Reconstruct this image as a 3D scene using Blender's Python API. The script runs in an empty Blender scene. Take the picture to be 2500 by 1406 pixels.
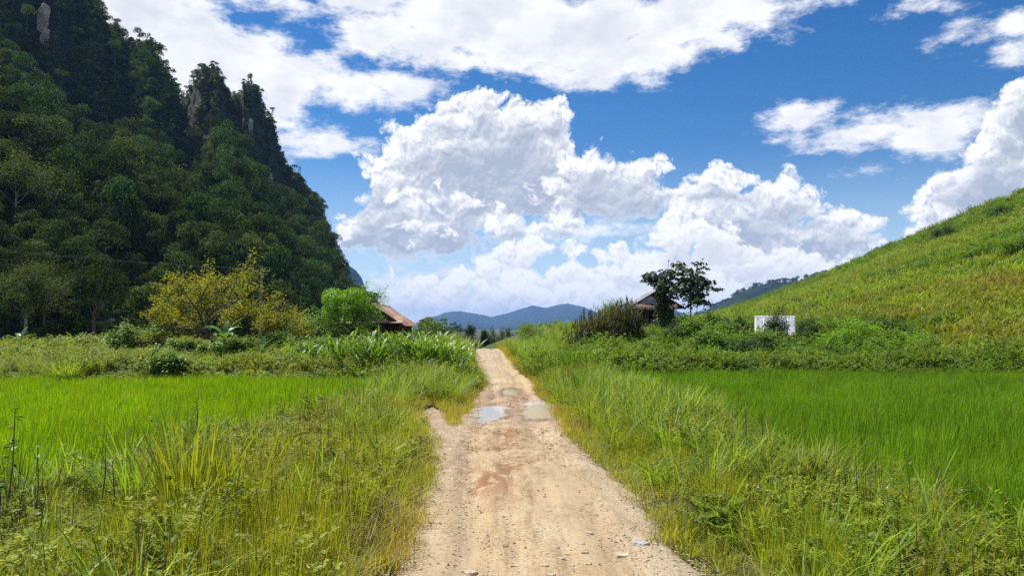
import bpy, math, random
import numpy as np
from mathutils import Vector, Matrix

# ------------------------------------------------------------------ scene, camera, world, sun
sc = bpy.context.scene
C = sc.collection
EYE = 1.9
FPX, CX, CY = 1818.0, 1250.0, 703.0          # lens in pixels of the 2500 px wide photograph
PITCH = math.atan(97.0 / FPX)

cam = bpy.data.cameras.new('camera')
camo = bpy.data.objects.new('camera', cam)
C.objects.link(camo)
cam.sensor_width = 36.0
cam.lens = 36.0 * FPX / 2500.0
cam.clip_start = 0.05
cam.clip_end = 40000.0
camo.location = (0, 0, EYE)
camo.rotation_euler = (math.radians(90) + PITCH, 0, 0)
sc.camera = camo

SUN_EL = math.radians(57.0)
SUN_AZ = math.radians(-52.0)                 # measured from +Y (ahead) towards +X (right): the sun is ahead and to the left
SUN_DIR = Vector((math.sin(SUN_AZ) * math.cos(SUN_EL), math.cos(SUN_AZ) * math.cos(SUN_EL), math.sin(SUN_EL)))
sl = bpy.data.lights.new('sun', 'SUN')
sl.energy = 5.0
sl.angle = math.radians(0.53)
sl.color = (1.0, 0.955, 0.88)
so = bpy.data.objects.new('sun', sl)
C.objects.link(so)
so.location = (-60, 60, 120)
so.rotation_euler = SUN_DIR.to_track_quat('Z', 'Y').to_euler()

sc.view_settings.view_transform = 'Standard'
sc.view_settings.look = 'None'
sc.view_settings.exposure = 0.52
sc.view_settings.gamma = 1.0
cy = sc.cycles
cy.max_bounces = 6
cy.diffuse_bounces = 3
cy.glossy_bounces = 2
cy.transmission_bounces = 4
cy.transparent_max_bounces = 6
cy.volume_bounces = 1
cy.caustics_reflective = False
cy.caustics_refractive = False
cy.use_denoising = False
cy.use_adaptive_sampling = True
cy.adaptive_threshold = 0.022
cy.sample_clamp_indirect = 2.5
cy.sample_clamp_direct = 3.5


def pdir(px, py):
    """world direction (y component 1) of a photograph pixel"""
    a, b = (px - CX) / FPX, (CY - py) / FPX
    c, s = math.cos(PITCH), math.sin(PITCH)
    v = np.array([a, c - b * s, s + b * c])
    return v / v[1]


def at(px, py, Y):
    d = pdir(px, py)
    return np.array([d[0] * Y, Y, EYE + d[2] * Y])


# ---- sky: Nishita blue plus procedural clouds laid out by direction (azimuth, elevation)
w = bpy.data.worlds.new('World')
sc.world = w
w.use_nodes = True
nt = w.node_tree
nt.nodes.clear()
ND, LK = nt.nodes, nt.links
UNIT = 18.18                                  # one unit of the cloud map = 0.055 rad = 100 px of the photograph


def feed(sock, v):
    if hasattr(v, 'is_output'):
        LK.new(v, sock)
    elif isinstance(v, (tuple, list)) and len(v) == 3 and len(getattr(sock, 'default_value', (0,) * 3)) == 4:
        sock.default_value = (*v, 1)
    else:
        sock.default_value = v


def M(op, a, b=0.0, c=0.0, clamp=False):
    n = ND.new('ShaderNodeMath')
    n.operation = op
    n.use_clamp = clamp
    feed(n.inputs[0], a); feed(n.inputs[1], b); feed(n.inputs[2], c)
    return n.outputs[0]


def V(op, a, b=(0, 0, 0), c=(0, 0, 0)):
    n = ND.new('ShaderNodeVectorMath')
    n.operation = op
    feed(n.inputs[0], a)
    if op == 'SCALE':
        feed(n.inputs['Scale'], b)
    else:
        feed(n.inputs[1], b)
        if op == 'MULTIPLY_ADD':
            feed(n.inputs[2], c)
    return n.outputs['Value'] if op in ('LENGTH', 'DOT_PRODUCT') else n.outputs[0]


def SMOOTH(x, lo, hi, a=0.0, b=1.0):
    n = ND.new('ShaderNodeMapRange')
    n.interpolation_type = 'SMOOTHSTEP'
    feed(n.inputs['Value'], x)
    n.inputs['From Min'].default_value = lo; n.inputs['From Max'].default_value = hi
    n.inputs['To Min'].default_value = a; n.inputs['To Max'].default_value = b
    return n.outputs[0]


def NOISE(vec, scale, detail, rough, color=False, dist=0.0):
    n = ND.new('ShaderNodeTexNoise')
    n.noise_dimensions = '3D'
    feed(n.inputs['Vector'], vec)
    n.inputs['Scale'].default_value = scale; n.inputs['Detail'].default_value = detail
    n.inputs['Roughness'].default_value = rough; n.inputs['Distortion'].default_value = dist
    return n.outputs['Color' if color else 0]


def BILLOW(vec, scale, detail):
    n = ND.new('ShaderNodeTexVoronoi')
    n.voronoi_dimensions = '2D'
    n.feature = 'F1'
    feed(n.inputs['Vector'], vec)
    n.inputs['Scale'].default_value = scale; n.inputs['Detail'].default_value = detail
    n.inputs['Roughness'].default_value = 0.55; n.inputs['Lacunarity'].default_value = 2.3
    return n.outputs['Distance']


def MIXC(f, a, b):
    n = ND.new('ShaderNodeMix')
    n.data_type = 'RGBA'
    feed(n.inputs[0], f); feed(n.inputs[6], a); feed(n.inputs[7], b)
    return n.outputs[2]


def uv_of(px, py):
    d = pdir(px, py)
    d = d / np.linalg.norm(d)
    return math.atan2(d[0], d[1]) * UNIT, math.asin(d[2]) * UNIT


tc = ND.new('ShaderNodeTexCoord').outputs['Generated']
sx = ND.new('ShaderNodeSeparateXYZ'); LK.new(tc, sx.inputs[0])
az = M('MULTIPLY', M('ARCTAN2', sx.outputs[0], sx.outputs[1]), UNIT)
el = M('MULTIPLY', M('ARCSINE', sx.outputs[2]), UNIT)
cp = ND.new('ShaderNodeCombineXYZ'); LK.new(az, cp.inputs[0]); LK.new(el, cp.inputs[1])
P0 = cp.outputs[0]

sky = ND.new('ShaderNodeTexSky')
sky.sky_type = 'NISHITA'
sky.sun_disc = False
sky.sun_elevation = SUN_EL
sky.sun_rotation = SUN_AZ
sky.altitude = 600
sky.air_density = 1.0
sky.dust_density = 0.25
sky.ozone_density = 3.0
hs = ND.new('ShaderNodeHueSaturation')
hs.inputs['Hue'].default_value = 0.505
hs.inputs['Saturation'].default_value = 1.38
hs.inputs['Value'].default_value = 1.0
LK.new(sky.outputs[0], hs.inputs['Color'])

# warped coordinates
w1 = V('SCALE', V('SUBTRACT', NOISE(P0, 0.75, 3.0, 0.55, True), (0.5, 0.5, 0.5)), 0.75)
w2 = V('SCALE', V('SUBTRACT', NOISE(P0, 3.2, 5.0, 0.62, True), (0.5, 0.5, 0.5)), 0.30)
Pw = V('MULTIPLY', V('ADD', V('ADD', P0, w1), w2), (1, 1, 0))
LIGHT = (-0.30, 0.95, 0)


def off(p, k):
    return V('ADD', p, (LIGHT[0] * k, LIGHT[1] * k, 0))


HEAPS = {}


def field(p, blobs):
    """approximate signed distance (positive inside) to a union of ellipses, in map units (a node group, shared)"""
    global ND, LK
    key = str(blobs)
    if key not in HEAPS:
        gt = bpy.data.node_groups.new('cloud_heap', 'ShaderNodeTree')
        gt.interface.new_socket('P', in_out='INPUT', socket_type='NodeSocketVector')
        gt.interface.new_socket('D', in_out='OUTPUT', socket_type='NodeSocketFloat')
        keepN, keepL = ND, LK
        ND, LK = gt.nodes, gt.links
        q_in = ND.new('NodeGroupInput').outputs[0]
        r = None
        for (bx, by, rx, ry) in blobs:
            u, v = uv_of(bx, by)
            u2, _ = uv_of(bx + rx, by)
            _, v2 = uv_of(bx, by - ry)
            ru, rv = abs(u2 - u), abs(v2 - v)
            q = V('LENGTH', V('MULTIPLY_ADD', q_in, (1 / ru, 1 / rv, 0), (-u / ru, -v / rv, 0)))
            k = min(ru, rv)
            d = M('MULTIPLY_ADD', q, -k, k)
            r = d if r is None else M('SMOOTH_MAX', r, d, 0.10)
        LK.new(r, ND.new('NodeGroupOutput').inputs[0])
        ND, LK = keepN, keepL
        HEAPS[key] = gt
    n = ND.new('ShaderNodeGroup')
    n.node_tree = HEAPS[key]
    LK.new(p, n.inputs[0])
    return n.outputs[0]


b0 = BILLOW(Pw, 1.15, 3.0)
b1 = BILLOW(off(Pw, 0.11), 1.15, 3.0)
relief = M('MULTIPLY', M('SUBTRACT', b1, b0), 1.0)          # > 0 on the side of a puff that faces the light
fbm = NOISE(P0, 1.4, 8.0, 0.60)
fine = NOISE(P0, 9.0, 4.0, 0.6)

WHITE = (1.06, 1.06, 1.07)
GREY = (0.44, 0.495, 0.60)

# ---- thin layered cloud, ragged and streaky
STRATUS = [(230, 30, 170, 120), (330, 40, 170, 130), (430, 120, 200, 110), (560, 150, 170, 90), (700, 190, 170, 70),
           (850, 218, 150, 50), (985, 218, 95, 40), (480, 60, 90, 80), (640, 255, 130, 50), (560, 230, 160, 60),
           (720, 345, 140, 36), (820, 352, 85, 22), (700, 300, 80, 22), (650, 390, 60, 30),
           (900, 5, 220, 50), (1150, 35, 330, 85), (1000, 100, 190, 65), (1350, 90, 330, 105), (1650, 50, 270, 85),
           (1580, 140, 140, 60), (1440, 175, 105, 45), (1850, 8, 170, 35), (740, 10, 150, 28), (1280, 150, 150, 40),
           (1940, 300, 75, 36), (2100, 322, 170, 42), (2270, 320, 140, 58), (2330, 280, 90, 30),
           (2450, 60, 110, 32), (2480, 130, 60, 40), (2240, 12, 45, 18), (2180, 408, 38, 13),
           (1000, 688, 140, 13), (1090, 668, 80, 8), (980, 712, 110, 14), (1400, 560, 100, 20)]
Ps = V('ADD', P0, V('MULTIPLY', w1, (0.5, 0.35, 0)))
Ps = V('ADD', Ps, V('MULTIPLY', w2, (0.8, 0.5, 0)))
Ss = field(Ps, STRATUS)
fs = NOISE(V('MULTIPLY', P0, (0.75, 1.5, 1)), 1.3, 8.0, 0.62)
hs_ = M('ADD', Ss, M('MULTIPLY', M('SUBTRACT', fs, 0.42), 1.5))
m_s = SMOOTH(hs_, -0.06, 0.40)
# beyond the frame the same broken cover goes on
gp = NOISE(V('MULTIPLY', tc, (1, 1, 2.2)), 2.6, 8.0, 0.58, dist=0.3)
outside = M('MAXIMUM', SMOOTH(M('ABSOLUTE', az), 12.6, 16.0), SMOOTH(el, 9.0, 12.0))
m_g = M('MULTIPLY', SMOOTH(gp, 0.50, 0.60), outside)
ds = NOISE(V('MULTIPLY', P0, (0.6, 1.0, 1)), 1.1, 5.0, 0.55)
sh_s = M('ADD', M('MULTIPLY', SMOOTH(ds, 0.36, 0.62), 0.45), SMOOTH(hs_, 0.9, 0.1, 0.2, 0.6))
col = MIXC(M('MINIMUM', sh_s, 1.0), (0.66, 0.70, 0.78), WHITE)
mask = M('MAXIMUM', m_s, m_g)

# ---- cumulus: overlapping heaps, far ones first; each has a bright sunlit rim and a grey body
CUMULUS = [
    ([(1085, 275, 70, 50), (1175, 275, 72, 60), (1340, 290, 60, 55), (1260, 305, 90, 65), (1020, 350, 95, 60), (1200, 390, 230, 120),
      (1365, 350, 52, 70), (925, 402, 55, 38), (1130, 480, 240, 90), (1330, 460, 200, 90), (960, 430, 90, 60)], 0.95),
    ([(1435, 400, 90, 42), (1520, 425, 80, 40), (1605, 408, 42, 24), (1500, 470, 190, 50), (1650, 490, 110, 45), (1580, 510, 110, 34), (1450, 455, 120, 60), (1700, 475, 100, 50)], 0.70),
    ([(1720, 440, 110, 38), (1805, 432, 60, 32), (1900, 480, 100, 48), (1960, 505, 70, 42), (1800, 530, 160, 75), (2110, 525, 60, 28),
      (2070, 590, 110, 38), (1930, 600, 220, 90), (2050, 540, 100, 46), (1700, 540, 120, 60), (2120, 540, 70, 30)], 0.80),
    ([(930, 440, 62, 42), (885, 478, 38, 30), (960, 540, 110, 75), (890, 570, 80, 60), (1000, 605, 110, 44), (1080, 585, 90, 50)], 0.60),
    ([(1010, 466, 56, 20), (1078, 448, 22, 24), (1060, 490, 40, 18), (1125, 490, 28, 24), (1165, 500, 26, 30), (1100, 560, 110, 60),
      (1060, 600, 80, 36)], 0.40),
    ([(1345, 545, 100, 28), (1240, 560, 130, 42)], 0.40),
    ([(1320, 595, 32, 32), (1255, 630, 60, 45), (1190, 655, 45, 32), (1400, 618, 36, 26), (1455, 625, 52, 32), (1530, 630, 60, 36),
      (1650, 595, 62, 58), (1720, 580, 52, 52), (1785, 590, 36, 46), (1580, 670, 150, 60), (1760, 680, 220, 80), (1920, 670, 180, 70),
      (1400, 690, 150, 55), (1240, 680, 110, 45), (2060, 660, 110, 50)], 0.7),
    ([(1500, 660, 60, 40), (1600, 690, 80, 45), (1380, 665, 60, 40), (1700, 710, 110, 50), (1290, 690, 60, 40), (1480, 720, 160, 50)], 0.75),
    ([(1130, 690, 60, 42), (1200, 706, 66, 48), (1060, 745, 120, 36), (1300, 735, 190, 46), (1500, 745, 220, 46), (985, 770, 90, 40),
      (950, 745, 66, 46), (1000, 735, 90, 40), (1100, 735, 110, 50), (1750, 745, 280, 55), (1150, 800, 300, 45), (1500, 805, 300, 50), (1030, 705, 90, 34), (930, 790, 120, 40), (1230, 770, 160, 40)], 1.1),
    ([(2500, 270, 75, 100), (2440, 325, 65, 72), (2395, 395, 75, 62), (2340, 450, 100, 62), (2275, 530, 85, 55), (2225, 570, 52, 32),
      (2460, 470, 170, 140), (2340, 560, 140, 80), (2560, 330, 120, 150)], 0.75),
]
e1 = M('ADD', M('MULTIPLY', M('SUBTRACT', 0.86, b0), 0.42), M('MULTIPLY', M('SUBTRACT', fine, 0.5), 0.10))
soft = M('ADD', M('MULTIPLY', M('SUBTRACT', fbm, 0.5), 1.3), 0.0)
for li, (blobs, deep) in enumerate(CUMULUS):
    grey = (0.76, 0.78, 0.82) if li in (6, 7, 8) else GREY
    D = field(Pw, blobs)
    D2 = field(off(Pw, 0.42), blobs)
    H = M('ADD', D, e1)
    m = SMOOTH(H, -0.02, 0.15)
    low = min((uv_of(b[0], b[1] + b[3])[1]) for b in blobs)
    m = M('MULTIPLY', m, SMOOTH(M('ADD', el, M('MULTIPLY', soft, 0.4)), low - 0.15, low + 0.30))
    depth = M('ADD', D2, M('MULTIPLY', soft, 0.40))
    rim = SMOOTH(depth, deep * 0.62, -0.22)
    lit = M('ADD', M('MULTIPLY_ADD', rim, 0.92, 0.04), M('MULTIPLY', relief, M('MULTIPLY_ADD', rim, 1.5, 0.45)))
    lit = M('ADD', lit, M('MULTIPLY', M('SUBTRACT', fbm, 0.45), 0.75), clamp=True)
    col = MIXC(m, col, MIXC(lit, grey, WHITE))
    mask = M('MAXIMUM', mask, m)
mask = M('MULTIPLY', mask, 0.97)
# humid pale air close to the horizon
air = MIXC(SMOOTH(el, 4.5, -0.5, 0.0, 0.85), hs.outputs[0], (6.6, 8.4, 10.2))


def bg(c, strength):
    n = ND.new('ShaderNodeBackground')
    feed(n.inputs[0], c)
    n.inputs[1].default_value = strength
    return n.outputs[0]


def mixs(f, a, b):
    n = ND.new('ShaderNodeMixShader')
    feed(n.inputs[0], f)
    LK.new(a, n.inputs[1]); LK.new(b, n.inputs[2])
    return n.outputs[0]


SKY_S, CLOUD_S = 0.076, 0.75
heaps = mixs(mask, bg(air, SKY_S), bg(col, CLOUD_S))
broken = mixs(m_g, bg(air, SKY_S), bg(MIXC(SMOOTH(gp, 0.72, 0.52), (0.66, 0.70, 0.78), WHITE), CLOUD_S))
near = M('MULTIPLY', M('LESS_THAN', M('ABSOLUTE', az), 15.0), M('LESS_THAN', M('ABSOLUTE', M('SUBTRACT', el, 5.5)), 6.5))
wo = ND.new('ShaderNodeOutputWorld')
LK.new(mixs(near, broken, heaps), wo.inputs[0])
w.cycles.sampling_method = 'NONE'

# ------------------------------------------------------------------ helpers
rng = np.random.default_rng(7)


def sm(a, b, x):
    t = np.clip((np.asarray(x, float) - a) / (b - a), 0, 1)
    return t * t * (3 - 2 * t)


def _hash(ix, iy, seed):
    h = (ix.astype(np.int64) * 374761393 + iy.astype(np.int64) * 668265263 + seed * 144665) & 0x7fffffff
    h = ((h ^ (h >> 13)) * 1274126177) & 0x7fffffff
    h = h ^ (h >> 16)
    return (h & 0xffff) / 65535.0


def vnoise(x, y, seed=0):
    x = np.asarray(x, float); y = np.asarray(y, float)
    ix, iy = np.floor(x), np.floor(y)
    fx, fy = x - ix, y - iy
    fx = fx * fx * (3 - 2 * fx); fy = fy * fy * (3 - 2 * fy)
    a = _hash(ix, iy, seed); b = _hash(ix + 1, iy, seed)
    c = _hash(ix, iy + 1, seed); d = _hash(ix + 1, iy + 1, seed)
    return (a + (b - a) * fx) * (1 - fy) + (c + (d - c) * fx) * fy


def fbm2(x, y, seed=0, octv=4, gain=0.5):
    s, a, n = 0.0, 1.0, 0.0
    for i in range(octv):
        s = s + a * (vnoise(x, y, seed + i * 17) - 0.5)
        n += a
        x = np.asarray(x) * 2.03 + 3.1; y = np.asarray(y) * 2.03 + 1.7; a *= gain
    return s / n


class MB:
    """collects triangles and quads; build() links them as one mesh object"""
    def __init__(s):
        s.v, s.t, s.q, s.tt, s.qt, s.n = [], [], [], [], [], 0

    def add(s, v, tris=None, quads=None, tint=0.5):
        v = np.asarray(v, float).reshape(-1, 3)
        if tris is not None and len(tris):
            tris = np.asarray(tris, np.int64).reshape(-1, 3)
            s.t.append(tris + s.n); s.tt.append(np.broadcast_to(tint, (len(tris),)) if np.ndim(tint) == 0 or len(tint) == len(tris) else np.full(len(tris), 0.5))
        if quads is not None and len(quads):
            quads = np.asarray(quads, np.int64).reshape(-1, 4)
            s.q.append(quads + s.n); s.qt.append(np.broadcast_to(tint, (len(quads),)) if np.ndim(tint) == 0 or len(tint) == len(quads) else np.full(len(quads), 0.5))
        s.v.append(v); s.n += len(v)
        return s

    def mesh(s, name, mat, smooth=False):
        me = bpy.data.meshes.new(name)
        v = np.concatenate(s.v) if s.v else np.zeros((0, 3))
        t = np.concatenate(s.t) if s.t else np.zeros((0, 3), np.int64)
        q = np.concatenate(s.q) if s.q else np.zeros((0, 4), np.int64)
        loops = np.concatenate([t.ravel(), q.ravel()]).astype(np.int32)
        starts = np.concatenate([np.arange(len(t)) * 3, len(t) * 3 + np.arange(len(q)) * 4]).astype(np.int32)
        me.vertices.add(len(v)); me.vertices.foreach_set('co', v.astype(np.float32).ravel())
        me.loops.add(len(loops)); me.loops.foreach_set('vertex_index', loops)
        me.polygons.add(len(starts)); me.polygons.foreach_set('loop_start', starts)
        tint = np.concatenate(s.tt + s.qt) if (s.tt or s.qt) else np.zeros(0)
        at_ = me.attributes.new('tint', 'FLOAT', 'FACE')
        at_.data.foreach_set('value', tint.astype(np.float32))
        if smooth:
            me.polygons.foreach_set('use_smooth', np.ones(len(starts), bool))
        me.update(calc_edges=True)
        me.validate()
        if mat is not None:
            me.materials.append(mat)
        return me

    def build(s, name, mat, parent=None, smooth=False, loc=None):
        o = bpy.data.objects.new(name, s.mesh(name, mat, smooth))
        C.objects.link(o)
        if parent is not None:
            o.parent = parent
        if loc is not None:
            o.location = loc
        return o


def unit(a):
    a = np.asarray(a, float)
    return a / np.maximum(np.linalg.norm(a, axis=-1, keepdims=True), 1e-9)


def leaves(mb, P, D, Nn, L, W, tint, fold=0.15):
    """folded diamond leaves: base P, direction D, rough normal Nn"""
    P = np.asarray(P, float); n = len(P)
    if n == 0:
        return
    D = unit(D)
    S = np.cross(D, Nn); S = unit(S)
    U = np.cross(S, D)
    L = np.broadcast_to(L, (n,))[:, None]; W = np.broadcast_to(W, (n,))[:, None]
    mid = P + D * L * 0.45
    v = np.stack([P, mid + S * W * 0.5 + U * W * fold, P + D * L, mid - S * W * 0.5 + U * W * fold], 1).reshape(-1, 3)
    i = np.arange(n)[:, None] * 4
    tri = np.stack([i + [0, 2, 1], i + [0, 3, 2]], 1).reshape(-1, 3)
    mb.add(v, tris=tri, tint=np.repeat(np.broadcast_to(tint, (n,)), 2))


def blades(mb, P, az, th0, bend, L, W, tint, seg=3, twist=0.5, r=None):
    """curved tapering blades; th0 = lean from the vertical, bend = added lean towards the tip"""
    r = r or rng
    P = np.asarray(P, float); n = len(P)
    if n == 0:
        return
    az, th0, bend, L, W, tint = (np.broadcast_to(np.asarray(k, float), (n,)) for k in (az, th0, bend, L, W, tint))
    h = np.stack([np.cos(az), np.sin(az), np.zeros(n)], 1)
    tw = r.uniform(-twist, twist, n)
    side0 = np.stack([-np.sin(az + tw), np.cos(az + tw), np.zeros(n)], 1)
    pos = P.copy(); rows = []
    for j in range(seg + 1):
        t = j / seg
        if j < seg:
            wd = (W * (0.75 + 0.6 * t - 1.1 * t * t) * 0.5)[:, None]
            rows.append(pos - side0 * wd); rows.append(pos + side0 * wd)
        else:
            rows.append(pos)
        th = th0 + bend * (t + 0.5 / seg)
        pos = pos + (L / seg)[:, None] * (np.sin(th)[:, None] * h + np.cos(th)[:, None] * np.array([0, 0, 1.0]))
    k = 2 * seg + 1
    v = np.stack(rows, 1).reshape(-1, 3)
    i = np.arange(n)[:, None] * k
    qs = [i + [2 * j, 2 * j + 1, 2 * j + 3, 2 * j + 2] for j in range(seg - 1)]
    ts = i + [2 * seg - 2, 2 * seg - 1, 2 * seg]
    s0 = mb.n
    mb.v.append(v); mb.n += len(v)
    if qs:
        q = np.stack(qs, 1).reshape(-1, 4)
        mb.q.append(q + s0); mb.qt.append(np.repeat(tint, seg - 1))
    mb.t.append(ts + s0); mb.tt.append(tint)


def tube(mb, path, rad, k=6, tint=0.5, cap=True):
    path = np.asarray(path, float); n = len(path)
    rad = np.broadcast_to(rad, (n,))
    T = unit(np.gradient(path, axis=0))
    ref = np.array([0, 0, 1.0]) if abs(T[0][2]) < 0.9 else np.array([1.0, 0, 0])
    A = unit(np.cross(T, ref)); B = np.cross(T, A)
    a = np.arange(k) * 2 * math.pi / k
    v = path[:, None] + rad[:, None, None] * (np.cos(a)[None, :, None] * A[:, None] + np.sin(a)[None, :, None] * B[:, None])
    v = v.reshape(-1, 3)
    i, j = np.meshgrid(np.arange(n - 1), np.arange(k), indexing='ij')
    j2 = (j + 1) % k
    q = np.stack([i * k + j, i * k + j2, (i + 1) * k + j2, (i + 1) * k + j], -1).reshape(-1, 4)
    mb.add(v, quads=q, tint=tint)
    if cap:
        mb.add(np.concatenate([v[-k:], [path[-1]]]), tris=[(m, (m + 1) % k, k) for m in range(k)], tint=tint)


def box(mb, lo, hi, tint=0.5, rot=None, org=None):
    x0, y0, z0 = lo; x1, y1, z1 = hi
    v = np.array([(x0, y0, z0), (x1, y0, z0), (x1, y1, z0), (x0, y1, z0), (x0, y0, z1), (x1, y0, z1), (x1, y1, z1), (x0, y1, z1)], float)
    if rot is not None:
        v = v @ np.asarray(rot).T
    if org is not None:
        v = v + np.asarray(org)
    mb.add(v, quads=[(0, 3, 2, 1), (4, 5, 6, 7), (0, 1, 5, 4), (1, 2, 6, 5), (2, 3, 7, 6), (3, 0, 4, 7)], tint=tint)


def beam(mb, a, b, wx, wz, tint=0.5):
    """a square timber from a to b"""
    a = np.asarray(a, float); b = np.asarray(b, float)
    d = unit(b - a)
    ref = np.array([0, 0, 1.0]) if abs(d[2]) < 0.95 else np.array([0, 1.0, 0])
    s = unit(np.cross(d, ref)); u = np.cross(s, d)
    v = [e + s * i * wx / 2 + u * j * wz / 2 for e in (a, b) for (i, j) in ((-1, -1), (1, -1), (1, 1), (-1, 1))]
    mb.add(v, quads=[(0, 3, 2, 1), (4, 5, 6, 7), (0, 1, 5, 4), (1, 2, 6, 5), (2, 3, 7, 6), (3, 0, 4, 7)], tint=tint)


def grid_mesh(X, Y, Z):
    n, m = X.shape
    mb = MB()
    i, j = np.meshgrid(np.arange(n - 1), np.arange(m - 1), indexing='ij')
    q = np.stack([i * m + j, (i + 1) * m + j, (i + 1) * m + j + 1, i * m + j + 1], -1).reshape(-1, 4)
    mb.add(np.stack([X, Y, Z], -1).reshape(-1, 3), quads=q)
    return mb


def tag(o, label=None, cat=None, group=None, kind=None):
    if label: o['label'] = label
    if cat: o['category'] = cat
    if group: o['group'] = group
    if kind: o['kind'] = kind
    return o


def thing(name, label, cat, loc, rz=0.0, group=None):
    o = bpy.data.objects.new(name, None)
    o.empty_display_size = 0.3
    C.objects.link(o)
    o.location = loc
    o.rotation_euler = (0, 0, rz)
    return tag(o, label, cat, group)


def copy_tree(o, parent=None):
    c = o.copy()
    C.objects.link(c)
    c.parent = parent
    for ch in o.children:
        copy_tree(ch, c)
    return c


# ------------------------------------------------------------------ materials
def new_mat(name):
    m = bpy.data.materials.new(name)
    m.use_nodes = True
    m.node_tree.nodes.clear()
    return m, m.node_tree


def leaf_mat(name, a, b, trans=0.35, rough=0.5, spec=0.35, tcol=None, inst=0.0, instcol=None):
    """leaf: colour between a and b by the leaf's own tint, some light passing through; inst mixes in a per-plant dry colour"""
    m, t = new_mat(name)
    N, K = t.nodes, t.links
    att = N.new('ShaderNodeAttribute'); att.attribute_name = 'tint'
    mix = N.new('ShaderNodeMix'); mix.data_type = 'RGBA'
    K.new(att.outputs['Fac'], mix.inputs[0])
    mix.inputs[6].default_value = (*a, 1); mix.inputs[7].default_value = (*b, 1)
    colo = mix.outputs[2]
    if instcol is not None:
        ia = N.new('ShaderNodeAttribute'); ia.attribute_type = 'INSTANCER'; ia.attribute_name = 'dry'
        mi = N.new('ShaderNodeMix'); mi.data_type = 'RGBA'
        K.new(ia.outputs['Fac'], mi.inputs[0]); K.new(colo, mi.inputs[6]); mi.inputs[7].default_value = (*instcol, 1)
        colo = mi.outputs[2]
    if inst > 0:
        oi = N.new('ShaderNodeObjectInfo')
        hv = N.new('ShaderNodeHueSaturation')
        mr = N.new('ShaderNodeMapRange'); K.new(oi.outputs['Random'], mr.inputs['Value'])
        mr.inputs['To Min'].default_value = 1 - inst; mr.inputs['To Max'].default_value = 1 + inst
        K.new(mr.outputs[0], hv.inputs['Value']); K.new(colo, hv.inputs['Color'])
        mh = N.new('ShaderNodeMath'); mh.operation = 'MULTIPLY_ADD'; mh.inputs[1].default_value = 7.13; mh.inputs[2].default_value = 0.0
        K.new(oi.outputs['Random'], mh.inputs[0])
        fr = N.new('ShaderNodeMath'); fr.operation = 'FRACT'; K.new(mh.outputs[0], fr.inputs[0])
        mr2 = N.new('ShaderNodeMapRange'); K.new(fr.outputs[0], mr2.inputs['Value'])
        mr2.inputs['To Min'].default_value = 0.5 - inst * 0.07; mr2.inputs['To Max'].default_value = 0.5 + inst * 0.05
        K.new(mr2.outputs[0], hv.inputs['Hue'])
        colo = hv.outputs[0]
    pb = N.new('ShaderNodeBsdfPrincipled')
    K.new(colo, pb.inputs['Base Color'])
    pb.inputs['Roughness'].default_value = rough
    pb.inputs['Specular IOR Level'].default_value = spec
    tb = N.new('ShaderNodeBsdfTranslucent')
    tm = N.new('ShaderNodeMix'); tm.data_type = 'RGBA'; tm.blend_type = 'MULTIPLY'; tm.inputs[0].default_value = 1.0
    K.new(colo, tm.inputs[6]); tm.inputs[7].default_value = (*(tcol or (1.5, 1.45, 0.6)), 1)
    K.new(tm.outputs[2], tb.inputs[0])
    ms = N.new('ShaderNodeMixShader'); ms.inputs[0].default_value = trans
    K.new(pb.outputs[0], ms.inputs[1]); K.new(tb.outputs[0], ms.inputs[2])
    out = N.new('ShaderNodeOutputMaterial'); K.new(ms.outputs[0], out.inputs[0])
    return m


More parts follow.
